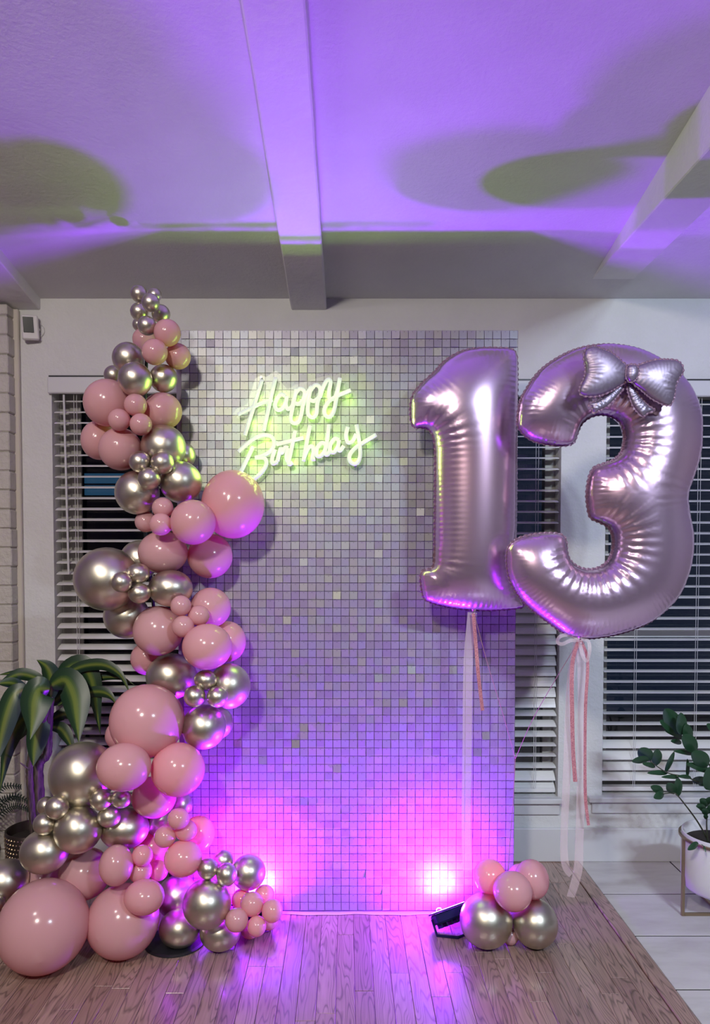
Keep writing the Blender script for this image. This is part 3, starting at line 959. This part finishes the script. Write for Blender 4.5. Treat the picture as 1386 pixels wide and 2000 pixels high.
def solve(bal, yb=None):
    n = len(bal)
    Y = np.array([(yb or base_y(b[1])) + (-.075, 0.0, .085)[b[5]] - (0.0004 * (b[2] - 40) if b[5] == 1 else 0) for b in bal])
    fix = np.zeros(n, bool)
    for i, b in enumerate(bal):
        if b[6]:
            lo, hi = 1.8, 2.9
            for _ in range(40):
                m = (lo + hi) / 2
                p = at(b[0], b[1], m)
                if p.z - b[3] * mpp(b[0], b[1], m) > 0.001: lo = m
                else: hi = m
            Y[i] = lo; fix[i] = True
    Y0 = Y.copy()
    D = [ray(b[0], b[1]) for b in bal]
    D = np.array([[d.x / d.y, 1.0, d.z / d.y] for d in D])
    rp = np.array([math.sqrt(b[2] * b[3]) for b in bal]) / F
    ry = np.array([ray(b[0], b[1]).y for b in bal])
    zmin_r = np.array([b[3] for b in bal]) / F
    for it in range(400):
        P = D * Y[:, None]; r = rp * Y / ry
        G = P[:, None, :] - P[None, :, :]
        dist = np.sqrt((G ** 2).sum(2)) + 1e-9
        need = 0.93 * (r[:, None] + r[None, :]) - dist
        np.fill_diagonal(need, -1)
        push = np.zeros(n)
        I, J = np.where(need > 0)
        for i, j in zip(I, J):
            s = -1 if Y0[i] < Y0[j] or (Y0[i] == Y0[j] and i < j) else 1
            push[i] += s * min(need[i, j], .02) * 0.30
        push += (Y0 - Y) * 0.02
        Y = np.where(fix, Y, Y + np.clip(push, -.015, .015))
        r = rp * Y / ry
        Y = np.where(fix, Y, np.minimum(Y, 2.615 - r * 0.98))
        # keep above the floor
        zb_ = CAMH + D[:, 2] * Y - zmin_r * Y / ry
        Y = np.where((zb_ < 0.002) & ~fix, Y - 0.004, Y)
    return Y

def place_balloons(bal, group, yb=None):
    Y = solve(bal, yb)
    rr = random.Random(5)
    cen = []
    for b, y in zip(bal, Y):
        u, v, rx, ry_, colr, lay, fl, lab = b
        p = at(u, v, float(y)); s = mpp(u, v, float(y))
        o = link(bpy.data.objects.new('balloon', bal_me[colr]))
        o.location = p
        # knot points inwards, away from the room
        d = Vector((rr.uniform(-.5, .5), 1.0, rr.uniform(-.35, .5)))
        o.rotation_mode = 'QUATERNION'
        o.rotation_quaternion = (-d).to_track_quat('Z', 'Y')
        a, bb = rx * s, ry_ * s
        g = math.sqrt(a * bb)
        if abs(a - bb) > 0.05 * g:
            o.rotation_quaternion = Matrix(((1, 0, 0), (0, 0, -1), (0, 1, 0))).to_quaternion()
            o.scale = (a, bb, g)
        else:
            o.scale = (g, g, g)
        tag(o, lab, 'balloon', group)
        cen.append((p, g))
    return cen
gar = place_balloons(BAL, 'pink and chrome balloons of the garland')
clu = place_balloons(BAL2, 'balloons of the small floor cluster', 2.44)

# garland stand: black round foot and a thin pole behind the balloons
gs = empty('balloon_stand', (at(340, 1830, 2.42).x, 2.44, 0))
tag(gs, 'black metal stand with a round foot, hidden under the garland balloons', 'stand')
MB().lathe([(.0005, .008), (.095, .008), (.103, .005), (.103, .001), (.0005, .001)], 40).build('round_foot', M['blackrub'], gs, False)
prev = [Vector((0, 0.02, .006)), Vector((-.03, .10, .12)), Vector((-.10, .165, .5)), Vector((-.10, .170, 1.0)), Vector((-.14, .165, 1.5)), Vector((-.11, .12, 2.08))]
MB().tube(catmull(prev, 8), .006, 8).build('pole', M['blackrub'], gs, True)

# ------------------------------------------------------------------ foil balloons
def inflate(pts, k=0.85, step=0.006, wr=0.004, wl=0.017, wd=0.022, seed=1, maxh=None, sub=5, extra=None):
    """closed outline (metres) -> front/back inflated surface, Poisson height field with puckers along the seam"""
    P = catmull([Vector((p[0], p[1], 0)) for p in pts], sub, True)
    P = [Vector((q.x, q.y)) for q in P]
    # even resample
    ring = P + [P[0]]
    L = [0.0]
    for a, b in zip(ring, ring[1:]): L.append(L[-1] + (b - a).length)
    bs = min(step * .7, 0.0038)
    n = max(24, int(L[-1] / bs))
    tt = np.linspace(0, L[-1], n, endpoint=False)
    X = np.interp(tt, L, [q.x for q in ring]); Z = np.interp(tt, L, [q.y for q in ring])
    B = np.stack([X, Z], 1)
    def inside(Q):
        c = np.zeros(len(Q), bool)
        x0, z0 = X, Z; x1, z1 = np.roll(X, -1), np.roll(Z, -1)
        for i in range(n):
            cond = ((z0[i] > Q[:, 1]) != (z1[i] > Q[:, 1]))
            if not cond.any(): continue
            xs = x0[i] + (Q[:, 1] - z0[i]) * (x1[i] - x0[i]) / ((z1[i] - z0[i]) or 1e-12)
            c ^= cond & (Q[:, 0] < xs)
        return c
    # Poisson solve on a grid
    gs_ = step * .75
    gx = np.arange(X.min() - 2 * gs_, X.max() + 3 * gs_, gs_); gz = np.arange(Z.min() - 2 * gs_, Z.max() + 3 * gs_, gs_)
    GX, GZ = np.meshgrid(gx, gz, indexing='ij')
    mask = inside(np.stack([GX.ravel(), GZ.ravel()], 1)).reshape(GX.shape)
    phi = np.zeros(GX.shape)
    mf = mask.astype(float)
    for it in range(2200):
        nb = np.zeros_like(phi)
        nb[1:-1, 1:-1] = 0.25 * (phi[2:, 1:-1] + phi[:-2, 1:-1] + phi[1:-1, 2:] + phi[1:-1, :-2]) + gs_ * gs_ * 0.25
        phi = (phi + 1.0 * (nb - phi)) * mf
    # interior points
    pts_i = []
    hx = step; hz_ = step * math.sqrt(3) / 2
    j = 0
    z = Z.min()
    while z < Z.max():
        xs = np.arange(X.min() + (hx / 2 if j % 2 else 0), X.max(), hx)
        pts_i.append(np.stack([xs, np.full(len(xs), z)], 1)); z += hz_; j += 1
    Q = np.concatenate(pts_i)
    Q = Q[inside(Q)]
    def nearest(Q):
        D = np.full(len(Q), 9.0); S = np.zeros(len(Q))
        for a in range(0, len(Q), 2000):
            d2 = ((Q[a:a+2000, None, :] - B[None]) ** 2).sum(2)
            i = d2.argmin(1)
            D[a:a+2000] = np.sqrt(d2[np.arange(len(i)), i]); S[a:a+2000] = tt[i]
        return D, S
    D, S = nearest(Q)
    keep = D > step * .55
    Q, D, S = Q[keep], D[keep], S[keep]
    def samp(Q):
        fx = (Q[:, 0] - gx[0]) / gs_; fz = (Q[:, 1] - gz[0]) / gs_
        i = fx.astype(int); j = fz.astype(int); a = fx - i; b = fz - j
        return phi[i, j]*(1-a)*(1-b) + phi[i+1, j]*a*(1-b) + phi[i, j+1]*(1-a)*b + phi[i+1, j+1]*a*b
    H = k * np.sqrt(np.maximum(2 * samp(Q), 0) + 1e-9)
    if maxh: H = maxh * np.tanh(H / maxh)
    rng = np.random.default_rng(seed)
    ph = np.interp(tt, np.linspace(0, L[-1], 40), rng.uniform(-1.6, 1.6, 40))
    am = np.interp(tt, np.linspace(0, L[-1], 30), rng.uniform(0.35, 1.3, 30))
    # more pucker where the outline turns inwards
    Bp, Bn = np.roll(B, 8, 0), np.roll(B, -8, 0)
    area_s = 0.5 * np.sum(X * np.roll(Z, -1) - np.roll(X, -1) * Z)
    cr = ((B - Bp)[:, 0] * (Bn - B)[:, 1] - (B - Bp)[:, 1] * (Bn - B)[:, 0]) / (8 * bs) ** 2 * (1 if area_s > 0 else -1)
    conc = np.clip(-cr * 3.0, 0, 0.55)
    idx = np.minimum((S / L[-1] * n).astype(int), n - 1)
    wdl = wd * (1 + 1.1 * conc[idx])
    q_ = D / wdl
    H = H + wr * (am[idx] + conc[idx]) * q_ * np.exp(1 - q_) * np.sin(2 * PI * S / wl + ph[idx])
    H = np.maximum(H, 0.0008)
    # triangulate
    V2 = [Vector(b) for b in B] + [Vector(q) for q in Q]
    edges = [(i, (i + 1) % n) for i in range(n)]
    res = delaunay_2d_cdt(V2, edges, [], 1, 1e-7)
    ov, of, src = res[0], res[2], res[3]
    h_of = []
    for s_ in src:
        i0 = s_[0] if len(s_) else 0
        h_of.append(0.0 if i0 < n else float(H[i0 - n]))
    nv = len(ov)
    verts = [(p.x, -hh, p.y) for p, hh in zip(ov, h_of)]
    backi = list(range(nv))
    for i in range(nv):
        if h_of[i] > 0:
            backi[i] = len(verts); verts.append((ov[i].x, h_of[i], ov[i].y))
    faces = []
    for f in of:
        a, b, c_ = f[0], f[1], f[2]
        ar = (ov[b] - ov[a]).cross(ov[c_] - ov[a])
        if ar < 0: f = f[::-1]
        faces.append(tuple(f))
        if any(h_of[i] > 0 for i in f): faces.append(tuple(backi[i] for i in f[::-1]))
    # scalloped seam flange
    sv = []; sf = []
    nrm = np.stack([(np.roll(Z, -1) - np.roll(Z, 1)), -(np.roll(X, -1) - np.roll(X, 1))], 1)
    nrm /= np.linalg.norm(nrm, axis=1)[:, None]
    if area_s < 0: nrm = -nrm
    for i in range(n):
        wv = math.sin(2 * PI * tt[i] / (wl * 1.0) + ph[i])
        fl = 0.0042 + 0.0013 * wv
        yo = 0.0018 * math.cos(2 * PI * tt[i] / wl + ph[i])
        pi_ = B[i] - nrm[i] * 0.002; po = B[i] + nrm[i] * fl
        sv += [(pi_[0], -.0006, pi_[1]), (po[0], yo - .0004, po[1]), (po[0], yo + .0004, po[1]), (pi_[0], .0006, pi_[1])]
        a, b = 4 * i, 4 * ((i + 1) % n)
        sf += [(a + q, b + q, b + (q + 1) % 4, a + (q + 1) % 4) for q in range(4)]
    return verts, faces, sv, sf

def foil_thing(name, label, cat, parts, Y, mat, rot=(0, 0, 0), base_uv=None, group=None):
    b = at(base_uv[0], base_uv[1], Y)
    t = empty(name, b)
    tag(t, label, cat, group)
    for (nm, pts, kw, dy) in parts:
        w3 = [at(u, v, Y) - b for (u, v) in pts]
        vv, ff, sv, sf = inflate([(p.x, p.z) for p in w3], **kw)
        o = mk(nm, vv, ff, mat, t, True); o.location = (0, dy, 0)
        s = mk('seam', sv, sf, M['seam'], o)
    t.rotation_euler = rot
    return t

e1 = lambda L, ox=780, oy=640, s=2.287: [(ox + x / s, oy + y / s) for x, y in L]
ONE = e1([(515,105),(526,150),(526,300),(524,480),(523,640),(521,800),(518,930),(512,1040),(520,1130),(540,1200),(555,1243),(520,1254),(400,1262),(300,1258),(200,1243),(115,1215),(96,1160),(93,1100),(112,1082),(140,1076),(153,1040),(156,900),(158,700),(158,560),(150,490),(128,456),(95,448),(66,448),(50,415),(48,350),(60,300),(100,252),(150,205),(200,152),(270,110),(350,93),(440,90),(490,94)])
THREE = e1([(528,420),(540,330),(570,270),(620,200),(690,145),(780,100),(880,79),(980,81),(1080,105),(1180,160),(1260,230),(1310,310),(1335,400),(1338,500),(1325,590),(1297,680),(1274,745),(1281,830),(1298,920),(1295,1020),(1275,1110),(1235,1200),(1170,1270),(1090,1325),(980,1365),(870,1385),(800,1384),(740,1368),(660,1312),(575,1245),(520,1180),(490,1115),(480,1050),(485,985),(520,947),(580,927),(660,918),(722,925),(743,952),(747,1000),(762,1040),(800,1070),(850,1080),(900,1066),(935,1030),(951,980),(950,930),(930,890),(890,868),(852,848),(839,800),(835,740),(845,670),(866,627),(905,610),(950,593),(985,560),(999,510),(1000,470),(985,425),(950,400),(900,388),(850,400),(812,430),(792,475),(775,515),(730,526),(660,520),(590,500),(545,462)])
nb1 = foil_thing('number_balloon', 'pink iridescent foil balloon shaped like the numeral 1, before the sequin wall', 'balloon',
           [('body', ONE, dict(k=0.80, step=0.0055, wr=0.0010, wl=0.018, wd=0.014, seed=4), 0)], 2.44, M['foil'], (0, 0, 0.04), (925, 1193), 'foil number balloons')
nb3 = foil_thing('number_balloon', 'pink iridescent foil balloon shaped like the numeral 3 with a bow on it', 'balloon',
           [('body', THREE, dict(k=0.80, step=0.0055, wr=0.0012, wl=0.0155, wd=0.015, seed=9), 0)], 2.27, M['foil'], (0, 0, -0.03), (1132, 1246), 'foil number balloons')
eb = lambda L: e1(L, 1080, 650, 4.529)
LW = eb([(668,300),(600,230),(520,165),(430,130),(380,112),(320,125),(290,160),(285,220),(300,300),(290,380),(260,450),(245,500),(260,535),(310,550),(400,548),(500,515),(580,470),(645,425),(655,360)])
RW = eb([(735,300),(820,262),(930,232),(1040,232),(1110,240),(1155,285),(1160,340),(1120,400),(1092,470),(1085,550),(1060,615),(1030,632),(960,612),(870,560),(800,500),(722,432),(732,360)])
KN = eb([(655,300),(690,284),(735,292),(750,340),(740,390),(700,432),(665,425),(645,380)])
LT = eb([(655,435),(600,455),(520,520),(430,580),(345,612),(372,635),(390,685),(450,660),(520,620),(580,560),(645,480)])
RT = eb([(700,430),(694,480),(720,570),(750,640),(800,700),(832,720),(870,690),(930,665),(880,630),(810,560),(760,490),(730,450)])
kb = dict(step=0.0035, wr=0.0006, wl=0.012, wd=0.010)
foil_thing('bow_balloon', 'mauve foil bow balloon stuck on the top of the numeral 3', 'balloon',
           [('bow_loop', LW, dict(k=0.52, seed=1, **kb), .012), ('bow_loop', RW, dict(k=0.52, seed=2, **kb), .012), ('bow_knot', KN, dict(k=0.9, seed=3, step=.003, wr=.0006, wl=.010, wd=.008), 0),
            ('bow_tail', LT, dict(k=0.6, seed=5, step=.003, wr=.0010, wl=.012, wd=.008), .030), ('bow_tail', RT, dict(k=0.6, seed=6, step=.003, wr=.0010, wl=.012, wd=.008), .030)],
           2.115, M['foilbow'], (0, 0, 0), (1234, 730))

# ------------------------------------------------------------------ ribbons and strings
def ribbon(name, uv, wpx, Y, mat, label, twist=0.15, yw=0.006, cat='ribbon', group=None):
    P = catmull([at(u, v, Y + (q % 2) * yw) for q, (u, v) in enumerate(uv)], 8)
    n = len(P)
    v = []; f = []
    for i, p in enumerate(P):
        t = (P[min(i+1, n-1)] - P[max(i-1, 0)]).normalized()
        s = t.cross(Vector((0, 1, 0))).normalized()
        a = twist * math.sin(i * .35)
        s = s * math.cos(a) + Vector((0, 1, 0)) * math.sin(a)
        hw = wpx[min(int(i / n * len(wpx)), len(wpx) - 1)] if isinstance(wpx, list) else wpx
        hw = hw / 2 * mpp(700, 1300, Y)
        nn = s.cross(t).normalized() * .00025
        v += [p - s*hw - nn, p + s*hw - nn, p + s*hw + nn, p - s*hw + nn]
        if i:
            a0, b0 = 4*(i-1), 4*i
            f += [(a0+k, a0+(k+1) % 4, b0+(k+1) % 4, b0+k) for k in range(4)]
    f += [(3, 2, 1, 0), tuple(4*(n-1)+k for k in range(4))]
    return tag(mk(name, v, f, mat, None, False), label, cat, group)
RY1, RY3 = 2.44, 2.27
ribbon('organza_ribbon', [(922,1196),(914,1290),(912,1450),(910,1600),(912,1700)], 18, RY1, M['organza'], 'wide sheer ribbon hanging from the numeral 1 in front of the sequins')
ribbon('glitter_ribbon', [(924,1198),(929,1260),(934,1320),(942,1388)], 7, RY1 - .012, M['glitter'], 'short pink glitter ribbon hanging from the numeral 1')
ribbon('organza_ribbon', [(1128,1250),(1114,1330),(1107,1500),(1101,1640),(1104,1690),(1116,1708)], 15, RY3 + .01, M['organza'], 'sheer ribbon under the numeral 3, the shorter left one of two')
ribbon('organza_ribbon', [(1133,1250),(1136,1350),(1135,1500),(1131,1640),(1128,1700),(1114,1752)], 17, RY3 + .02, M['organza'], 'sheer ribbon under the numeral 3, the longer right one of two')
ribbon('glitter_ribbon', [(1130,1250),(1117,1300),(1117,1400),(1119,1470),(1123,1527)], 8, RY3 - .01, M['glitter'], 'pink glitter ribbon under the numeral 3 ending halfway down, left of the longer one')
ribbon('glitter_ribbon', [(1133,1250),(1147,1290),(1143,1380),(1142,1480),(1143,1560),(1149,1612)], 6, RY3 - .01, M['glitter'], 'long thin pink glitter ribbon under the numeral 3')
ribbon('organza_ribbon_loop', [(1132,1248),(1112,1240),(1094,1243),(1088,1253),(1097,1258),(1114,1251),(1130,1250)], 7, RY3 - .02, M['organza'], 'sheer pink ribbon loop sticking out left at the tie of the numeral 3')
ribbon('organza_ribbon_loop', [(1134,1248),(1148,1252),(1151,1270),(1146,1290),(1138,1282),(1133,1262),(1133,1250)], 7, RY3 - .02, M['organza'], 'sheer pink ribbon loop drooping right at the tie of the numeral 3')
def string(pts, label):
    return tag(MB().tube(catmull(pts, 6), .0011, 5).build('balloon_string', M['goldstring']), label, 'string', 'thin gold balloon strings')
anch = at(1006, 1482, 2.50)
string([at(925, 1196, RY1), at(950, 1290, RY1), at(982, 1395, 2.47), anch], 'thin gold string from the numeral 1 down to the edge of the sequin wall')
string([at(1131, 1250, RY3), at(1085, 1326, 2.33), at(1040, 1405, 2.42), anch], 'thin gold string slanting from the numeral 3 to the edge of the sequin wall')
string([anch, at(1002, 1560, 2.50), at(996, 1640, 2.48), at(992, 1700, 2.46)], 'thin gold string running down the sequin wall edge to the floor cluster')
for nb_ in (nb1, nb3):
    MB().lathe([(.016, .014), (.008, .002), (.005, -.006), (.009, -.013), (.012, -.018), (.0005, -.016)], 12).build('tied_neck', M['foil'], nb_, True)

# ------------------------------------------------------------------ wall sensor
q = at(66, 645, WY)
ws = empty('wall_sensor', q)
tag(ws, 'white wall sensor with a dark window, high in the left corner', 'sensor')
rot = Euler((0.12, -0.05, 0.35)).to_matrix().to_4x4()
def wsadd(mb, nm, mat):
    mb.v = [tuple(rot @ Vector(p) + Vector((0, -.035, 0))) for p in mb.v]; return mb.build(nm, mat, ws)
wsadd(MB().box((-.033, -.016, -.050), (.033, .014, .050), .005), 'body', M['white_plastic'])
wsadd(MB().box((-.026, -.0185, -.022), (.014, -.0165, .040), .0008), 'dark_window', M['screen'])
MB().tube([(0.012, -.022, 0), (.016, -.012, 0), (.018, -.0005, 0)], .011, 10).build('mount', M['white_plastic'], ws)
MB().tube(catmull([(.034, -.018, .022), (.043, -.008, .012), (.045, -.004, -.010), (.034, -.012, -.028)], 6), .0012, 5).build('cable', M['cord'], ws)

# ------------------------------------------------------------------ plants
def leaf_mesh(name, P, wid, mat, parent, fold=0.25, side=None, shape=None, smooth=True):
    """P: centre line points; wid: max width in metres"""
    n = len(P)
    v = []; f = []; uvs = []
    for i, p in enumerate(P):
        t = i / (n - 1)
        tg = (P[min(i+1, n-1)] - P[max(i-1, 0)]).normalized()
        sd = side if side is not None else Vector((0, 1, 0))
        s = tg.cross(sd)
        s = s.normalized() if s.length > 1e-4 else Vector((1, 0, 0))
        up = s.cross(tg).normalized()
        if shape: w_ = shape(t)
        else: w_ = (math.sin(PI * min(max(t, 0) ** 0.8, 1)) ** 0.75) if 0 < t < 1 else 0.02
        hw = max(wid / 2 * w_, .0006)
        dz = fold * hw
        row = [p - s*hw + up*dz, p - s*hw*.5 + up*dz*.3, p.copy(), p + s*hw*.5 + up*dz*.3, p + s*hw + up*dz]
        v += row
        uvs += [(k / 4, t) for k in range(5)]
        if i:
            a, b = 5*(i-1), 5*i
            f += [(a+k, a+k+1, b+k+1, b+k) for k in range(4)]
    o = mk(name, v, f, mat, parent, smooth)
    uvl = o.data.uv_layers.new(name='UVMap')
    for lp in o.data.loops: uvl.data[lp.index].uv = uvs[lp.vertex_index]
    return o

# dracaena on the left
DY = 2.78
def dq(x_, y_, Y=DY): return at(x_ / 4.444, 1270 + y_ / 4.444, Y)
pot_c = at(66, 1755, DY); pot_c.z = 0
dr = empty('dracaena_plant', pot_c)
tag(dr, 'striped-leaf corn plant on a bare trunk in a dark studded pot, left of the garland', 'plant')
def dadd(o): o.location = -pot_c; return o
DL = [ # polyline, width px(crop), depth offsets start,end
 ([(430,340),(340,345),(300,440),(285,600),(262,775)], 215, -.05, -.16),
 ([(440,310),(560,262),(640,400),(668,600),(684,800)], 200, -.02, -.13),
 ([(250,340),(130,380),(55,560),(0,800),(-25,980)], 150, -.03, -.12),
 ([(440,420),(445,260),(405,145),(318,84)], 120, .0, -.02),
 ([(480,330),(570,175),(705,130),(795,260),(835,500),(872,735)], 140, .03, .02),
 ([(480,320),(650,165),(880,125),(1040,210),(1125,370)], 80, .02, -.02),
 ([(500,480),(700,345),(850,245),(1040,240),(1165,300)], 50, .05, .06),
 ([(640,420),(760,370),(880,362),(960,400),(1015,480)], 75, .02, .0),
 ([(410,380),(330,255),(190,208),(80,240),(-30,310)], 85, .03, .0),
 ([(410,360),(280,225),(150,195),(-20,215)], 55, .06, .08),
 ([(390,560),(335,660),(300,850),(288,1010)], 150, .0, -.06),
 ([(430,670),(520,680),(590,770),(640,900)], 95, .03, .0),
 ([(320,500),(160,640),(65,850),(0,1230)], 120, .03, -.02),
 ([(240,345),(100,285),(-30,290)], 75, .0, -.05),
 ([(440,610),(560,555),(660,610)], 80, .06, .09),
 ([(320,620),(190,700),(85,840)], 80, .05, .04),
 ([(440,470),(530,400),(640,330),(700,450),(710,640)], 110, .06, .10),
 ([(300,480),(150,520),(40,650),(-10,780)], 90, .05, .08),
]
for pl_, wp, ya, yb_ in DL:
    m = len(pl_)
    pp = [dq(x_, y_, DY + ya + (yb_ - ya) * i / (m - 1)) for i, (x_, y_) in enumerate(pl_)]
    P = catmull(pp, 16 // (m - 1) + 1)
    wm = 1.30 * wp / 4.444 * mpp(80, 1400, DY)
    dadd(leaf_mesh('leaf', P, wm, M['draleaf'], dr, 0.28, Vector((0, 1, 0)), lambda t: (0.30 + 0.70 * math.sin(PI * min(t * 1.05, 1) ** 0.9)) * (1 - t ** 6) + .01))
def trunk(pl_, rads, nm):
    P = catmull([dq(x_, y_, DY + d) for x_, y_, d in pl_], 8)
    n = len(P)
    r_ = [float(np.interp(i / (n - 1), [0, 1], rads)) * (1 + .07 * math.sin(i * 2.1)) for i in range(n)]
    return dadd(MB().tube(P, r_, 12).build(nm, M['bark'], dr, True))
trunk([(300,1640,0),(285,1400,0),(265,1150,0),(262,1000,0),(300,800,0),(380,600,0),(430,400,0)], (.0165, .013), 'trunk')
trunk([(340,1640,.01),(345,1300,.01),(338,1000,.01),(410,900,.01),(420,700,.01),(440,420,.01)], (.020, .014), 'trunk')
trunk([(262,1040,-.012),(220,1010,-.015),(172,975,-.02)], (.005, .002), 'twig')
rim = at(66, 1618, DY).z
pr = 0.100
dadd(MB().lathe([(.0005, .002), (pr * .86, .002), (pr * .9, .012), (pr, rim), (pr - .004, rim + .003), (pr - .008, rim), (pr * .9 - .008, .03)], 48, pot_c).build('pot', M['potdark'], dr, True))
dadd(MB().lathe([(.0005, rim - .035), (pr - .009, rim - .035)], 32, pot_c).build('soil', M['soil'], dr))
studs = MB()
for r in range(9):
    zz = rim - .014 - r * .0165
    for k in range(44):
        a = 2 * PI * (k + .5 * (r % 2)) / 44
        rad = pr * (.9 + .1 * zz / rim)
        c0 = pot_c + Vector((rad * math.cos(a), rad * math.sin(a), zz))
        nx, ny = math.cos(a), math.sin(a)
        tx, ty = -ny, nx
        s_ = .0042
        studs.add([c0 + Vector((tx*s_, ty*s_, 0)), c0 + Vector((0, 0, s_)), c0 - Vector((tx*s_, ty*s_, 0)), c0 - Vector((0, 0, s_)), c0 + Vector((nx*.0038, ny*.0038, 0))],
                  [(0, 1, 4), (1, 2, 4), (2, 3, 4), (3, 0, 4)])
tag(dadd(studs.build('studs', M['brass'], dr)), kind='stuff')

# fern at the left picture edge
fc = at(-40, 1640, 2.94); fb = fc.copy(); fb.z = 0
fn = empty('potted_fern', fb)
tag(fn, 'dark fern with thin fronds at the left picture edge, behind the corn plant pot', 'plant')
MB().lathe([(.0005, .001), (.05, .001), (.062, .14), (.058, .143), (.05, .13)], 28).build('pot', M['potdark'], fn, True)
for fl in ([(-40,1640),(-10,1590),(25,1555),(58,1568)], [(-40,1640),(0,1590),(30,1574),(57,1582)], [(-40,1640),(-25,1580),(5,1538),(42,1537)], [(-40,1640),(-20,1590),(10,1560),(40,1562)], [(-40,1640),(-60,1590),(-90,1570),(-110,1590)]):
    P = catmull([at(u, v, 2.94 - .03 * i) for i, (u, v) in enumerate(fl)], 8)
    mb = MB().tube(P, .0016, 5)
    for i in range(4, len(P) - 1):
        tg = (P[i+1] - P[i-1]).normalized(); s = tg.cross(Vector((0, 1, 0))).normalized()
        L = .030 * (1 - .6 * i / len(P))
        for sg in (-1, 1):
            a = P[i]; b = P[i] + s * sg * L + tg * .007
            mb.add([a - tg * .0032, a + tg * .0032, (a + b) / 2 + tg * .004, b, (a + b) / 2 - tg * .003], [(0, 1, 2, 4), (4, 2, 3)])
    o = mb.build('frond', M['fern'], fn); o.location = -fb

# leafy plant in the white pot on a brass stand
ZY = 2.62
def zq(x_, y_, Y=ZY): return at(1200 + x_ / 4.349, 1360 + y_ / 4.349, Y)
zc_ = at(1408, 1780, ZY); zc_.z = 0
zp = empty('potted_plant', zc_)
tag(zp, 'leafy dark green plant in a white pot on a brass stand, at the right edge', 'plant')
zr = 74 * mpp(1400, 1640, ZY)
zrim = at(1408, 1628, ZY).z
zbot = at(1408, 1735, ZY).z
def zadd(o): o.location = -zc_; return o
MB().lathe([(.0005, zbot), (zr * .90, zbot), (zr * .97, zbot + .012), (zr, zbot + .05), (zr, zrim), (zr - .002, zrim + .003), (zr - .006, zrim), (zr - .008, zrim - .06), (.0005, zrim - .06)], 56).build('pot', M['potwhite'], zp, True)
MB().lathe([(.0005, zrim - .034), (zr - .010, zrim - .036)], 32).build('soil', M['soil'], zp)
st = zr + .006
MB().lathe([(st - .004, zrim - .018), (st + .003, zrim - .018), (st + .003, zrim - .010), (st - .004, zrim - .010), (st - .004, zrim - .018)], 48).build('stand_ring', M['brass'], zp)
sq = st * .98
lx_ = [(-sq, 0), (sq, 0), (0, -sq), (0, sq)]
for (ax, ay) in ((-sq, 0), (sq, 0), (0, sq)):
    MB().box((ax - .0055, ay - .0055, .0), (ax + .0055, ay + .0055, zrim - .012), .001).build('stand_leg', M['brass'], zp)
MB().box((-sq + .0056, -.005, .0), (sq - .0056, .005, .010), .001).build('stand_foot', M['brass'], zp)
MB().box((-.005, .0051, .0), (.005, sq - .0056, .010), .001).build('stand_foot', M['brass'], zp)
def stem(pl_, r0=.0032):
    P = catmull([zq(x_, y_, ZY + d) for x_, y_, d in pl_], 7)
    zadd(MB().tube(P, [r0 * (1 - .5 * i / len(P)) for i in range(len(P))], 6).build('stem', M['zzstem'], zp, True))
stem([(800,1240,0),(700,1060,-.01),(540,850,-.03),(490,822,-.03),(400,830,-.04)])
stem([(850,1230,.0),(900,950,.02),(830,800,.0),(620,690,-.03),(450,650,-.05),(290,545,-.06)])
stem([(850,1230,0),(930,850,.02),(830,620,0),(700,460,-.02),(640,340,-.03),(560,145,-.04)], .0045)
stem([(790,1240,-.01),(780,1060,-.02),(800,860,-.03)])
stem([(880,1230,.0),(1000,800,.03),(990,500,.04),(930,250,.05)], .0045)
ZL = [
 ((545,850),(532,690),66,-.03),((502,832),(448,738),72,-.04),((412,826),(305,765),58,-.04),((420,832),(330,862),56,-.05),
 ((300,552),(205,445),100,-.06),((290,545),(145,552),62,-.07),((358,588),(356,448),74,-.05),((345,602),(235,572),36,-.06),
 ((450,655),(275,652),36,-.05),((435,645),(505,470),46,-.02),((545,692),(395,686),30,-.05),((618,690),(616,530),32,-.02),((650,695),(530,680),30,-.04),((660,730),(790,715),70,.0),
 ((570,330),(560,138),78,-.05),((545,320),(425,105),120,-.01),((560,330),(382,205),80,.0),((575,345),(425,290),46,.01),
 ((695,470),(575,330),104,-.06),((640,400),(600,235),86,-.04),((790,595),(655,475),110,-.07),((660,495),(500,465),34,-.03),((565,405),(475,378),40,-.02),((810,640),(605,572),54,-.05),((815,800),(800,600),110,-.06),((720,760),(810,690),70,-.03),
 ((780,940),(725,870),56,-.05),((770,960),(690,930),40,-.06),((775,985),(700,915),46,-.05),((785,930),(800,855),60,-.05),((790,1000),(850,900),60,-.05),((785,1010),(740,960),46,-.06),((780,1045),(755,1010),30,-.06),
 ((712,1248),(618,1304),44,-.14),((735,1255),(772,1325),16,-.14),
 ((930,300),(850,120),90,.03),((930,350),(1010,200),90,.04),((880,330),(780,235),60,.02),((960,600),(1050,480),90,.03),((950,500),(860,420),80,.02),((980,760),(1080,660),90,.03),
]
for (a_, b_, wp, dy) in ZL:
    A, B_ = zq(*a_, ZY + dy + .015), zq(*b_, ZY + dy - .015)
    mid = (A + B_) / 2 + Vector((0, -.006, .004))
    P = catmull([A, mid, B_], 5)
    zadd(leaf_mesh('leaf', P, 1.2 * wp / 4.349 * mpp(1300, 1500, ZY), M['zzleaf'], zp, 0.22, Vector((R.uniform(-.3, .3), 1, R.uniform(-.3, .3)))))
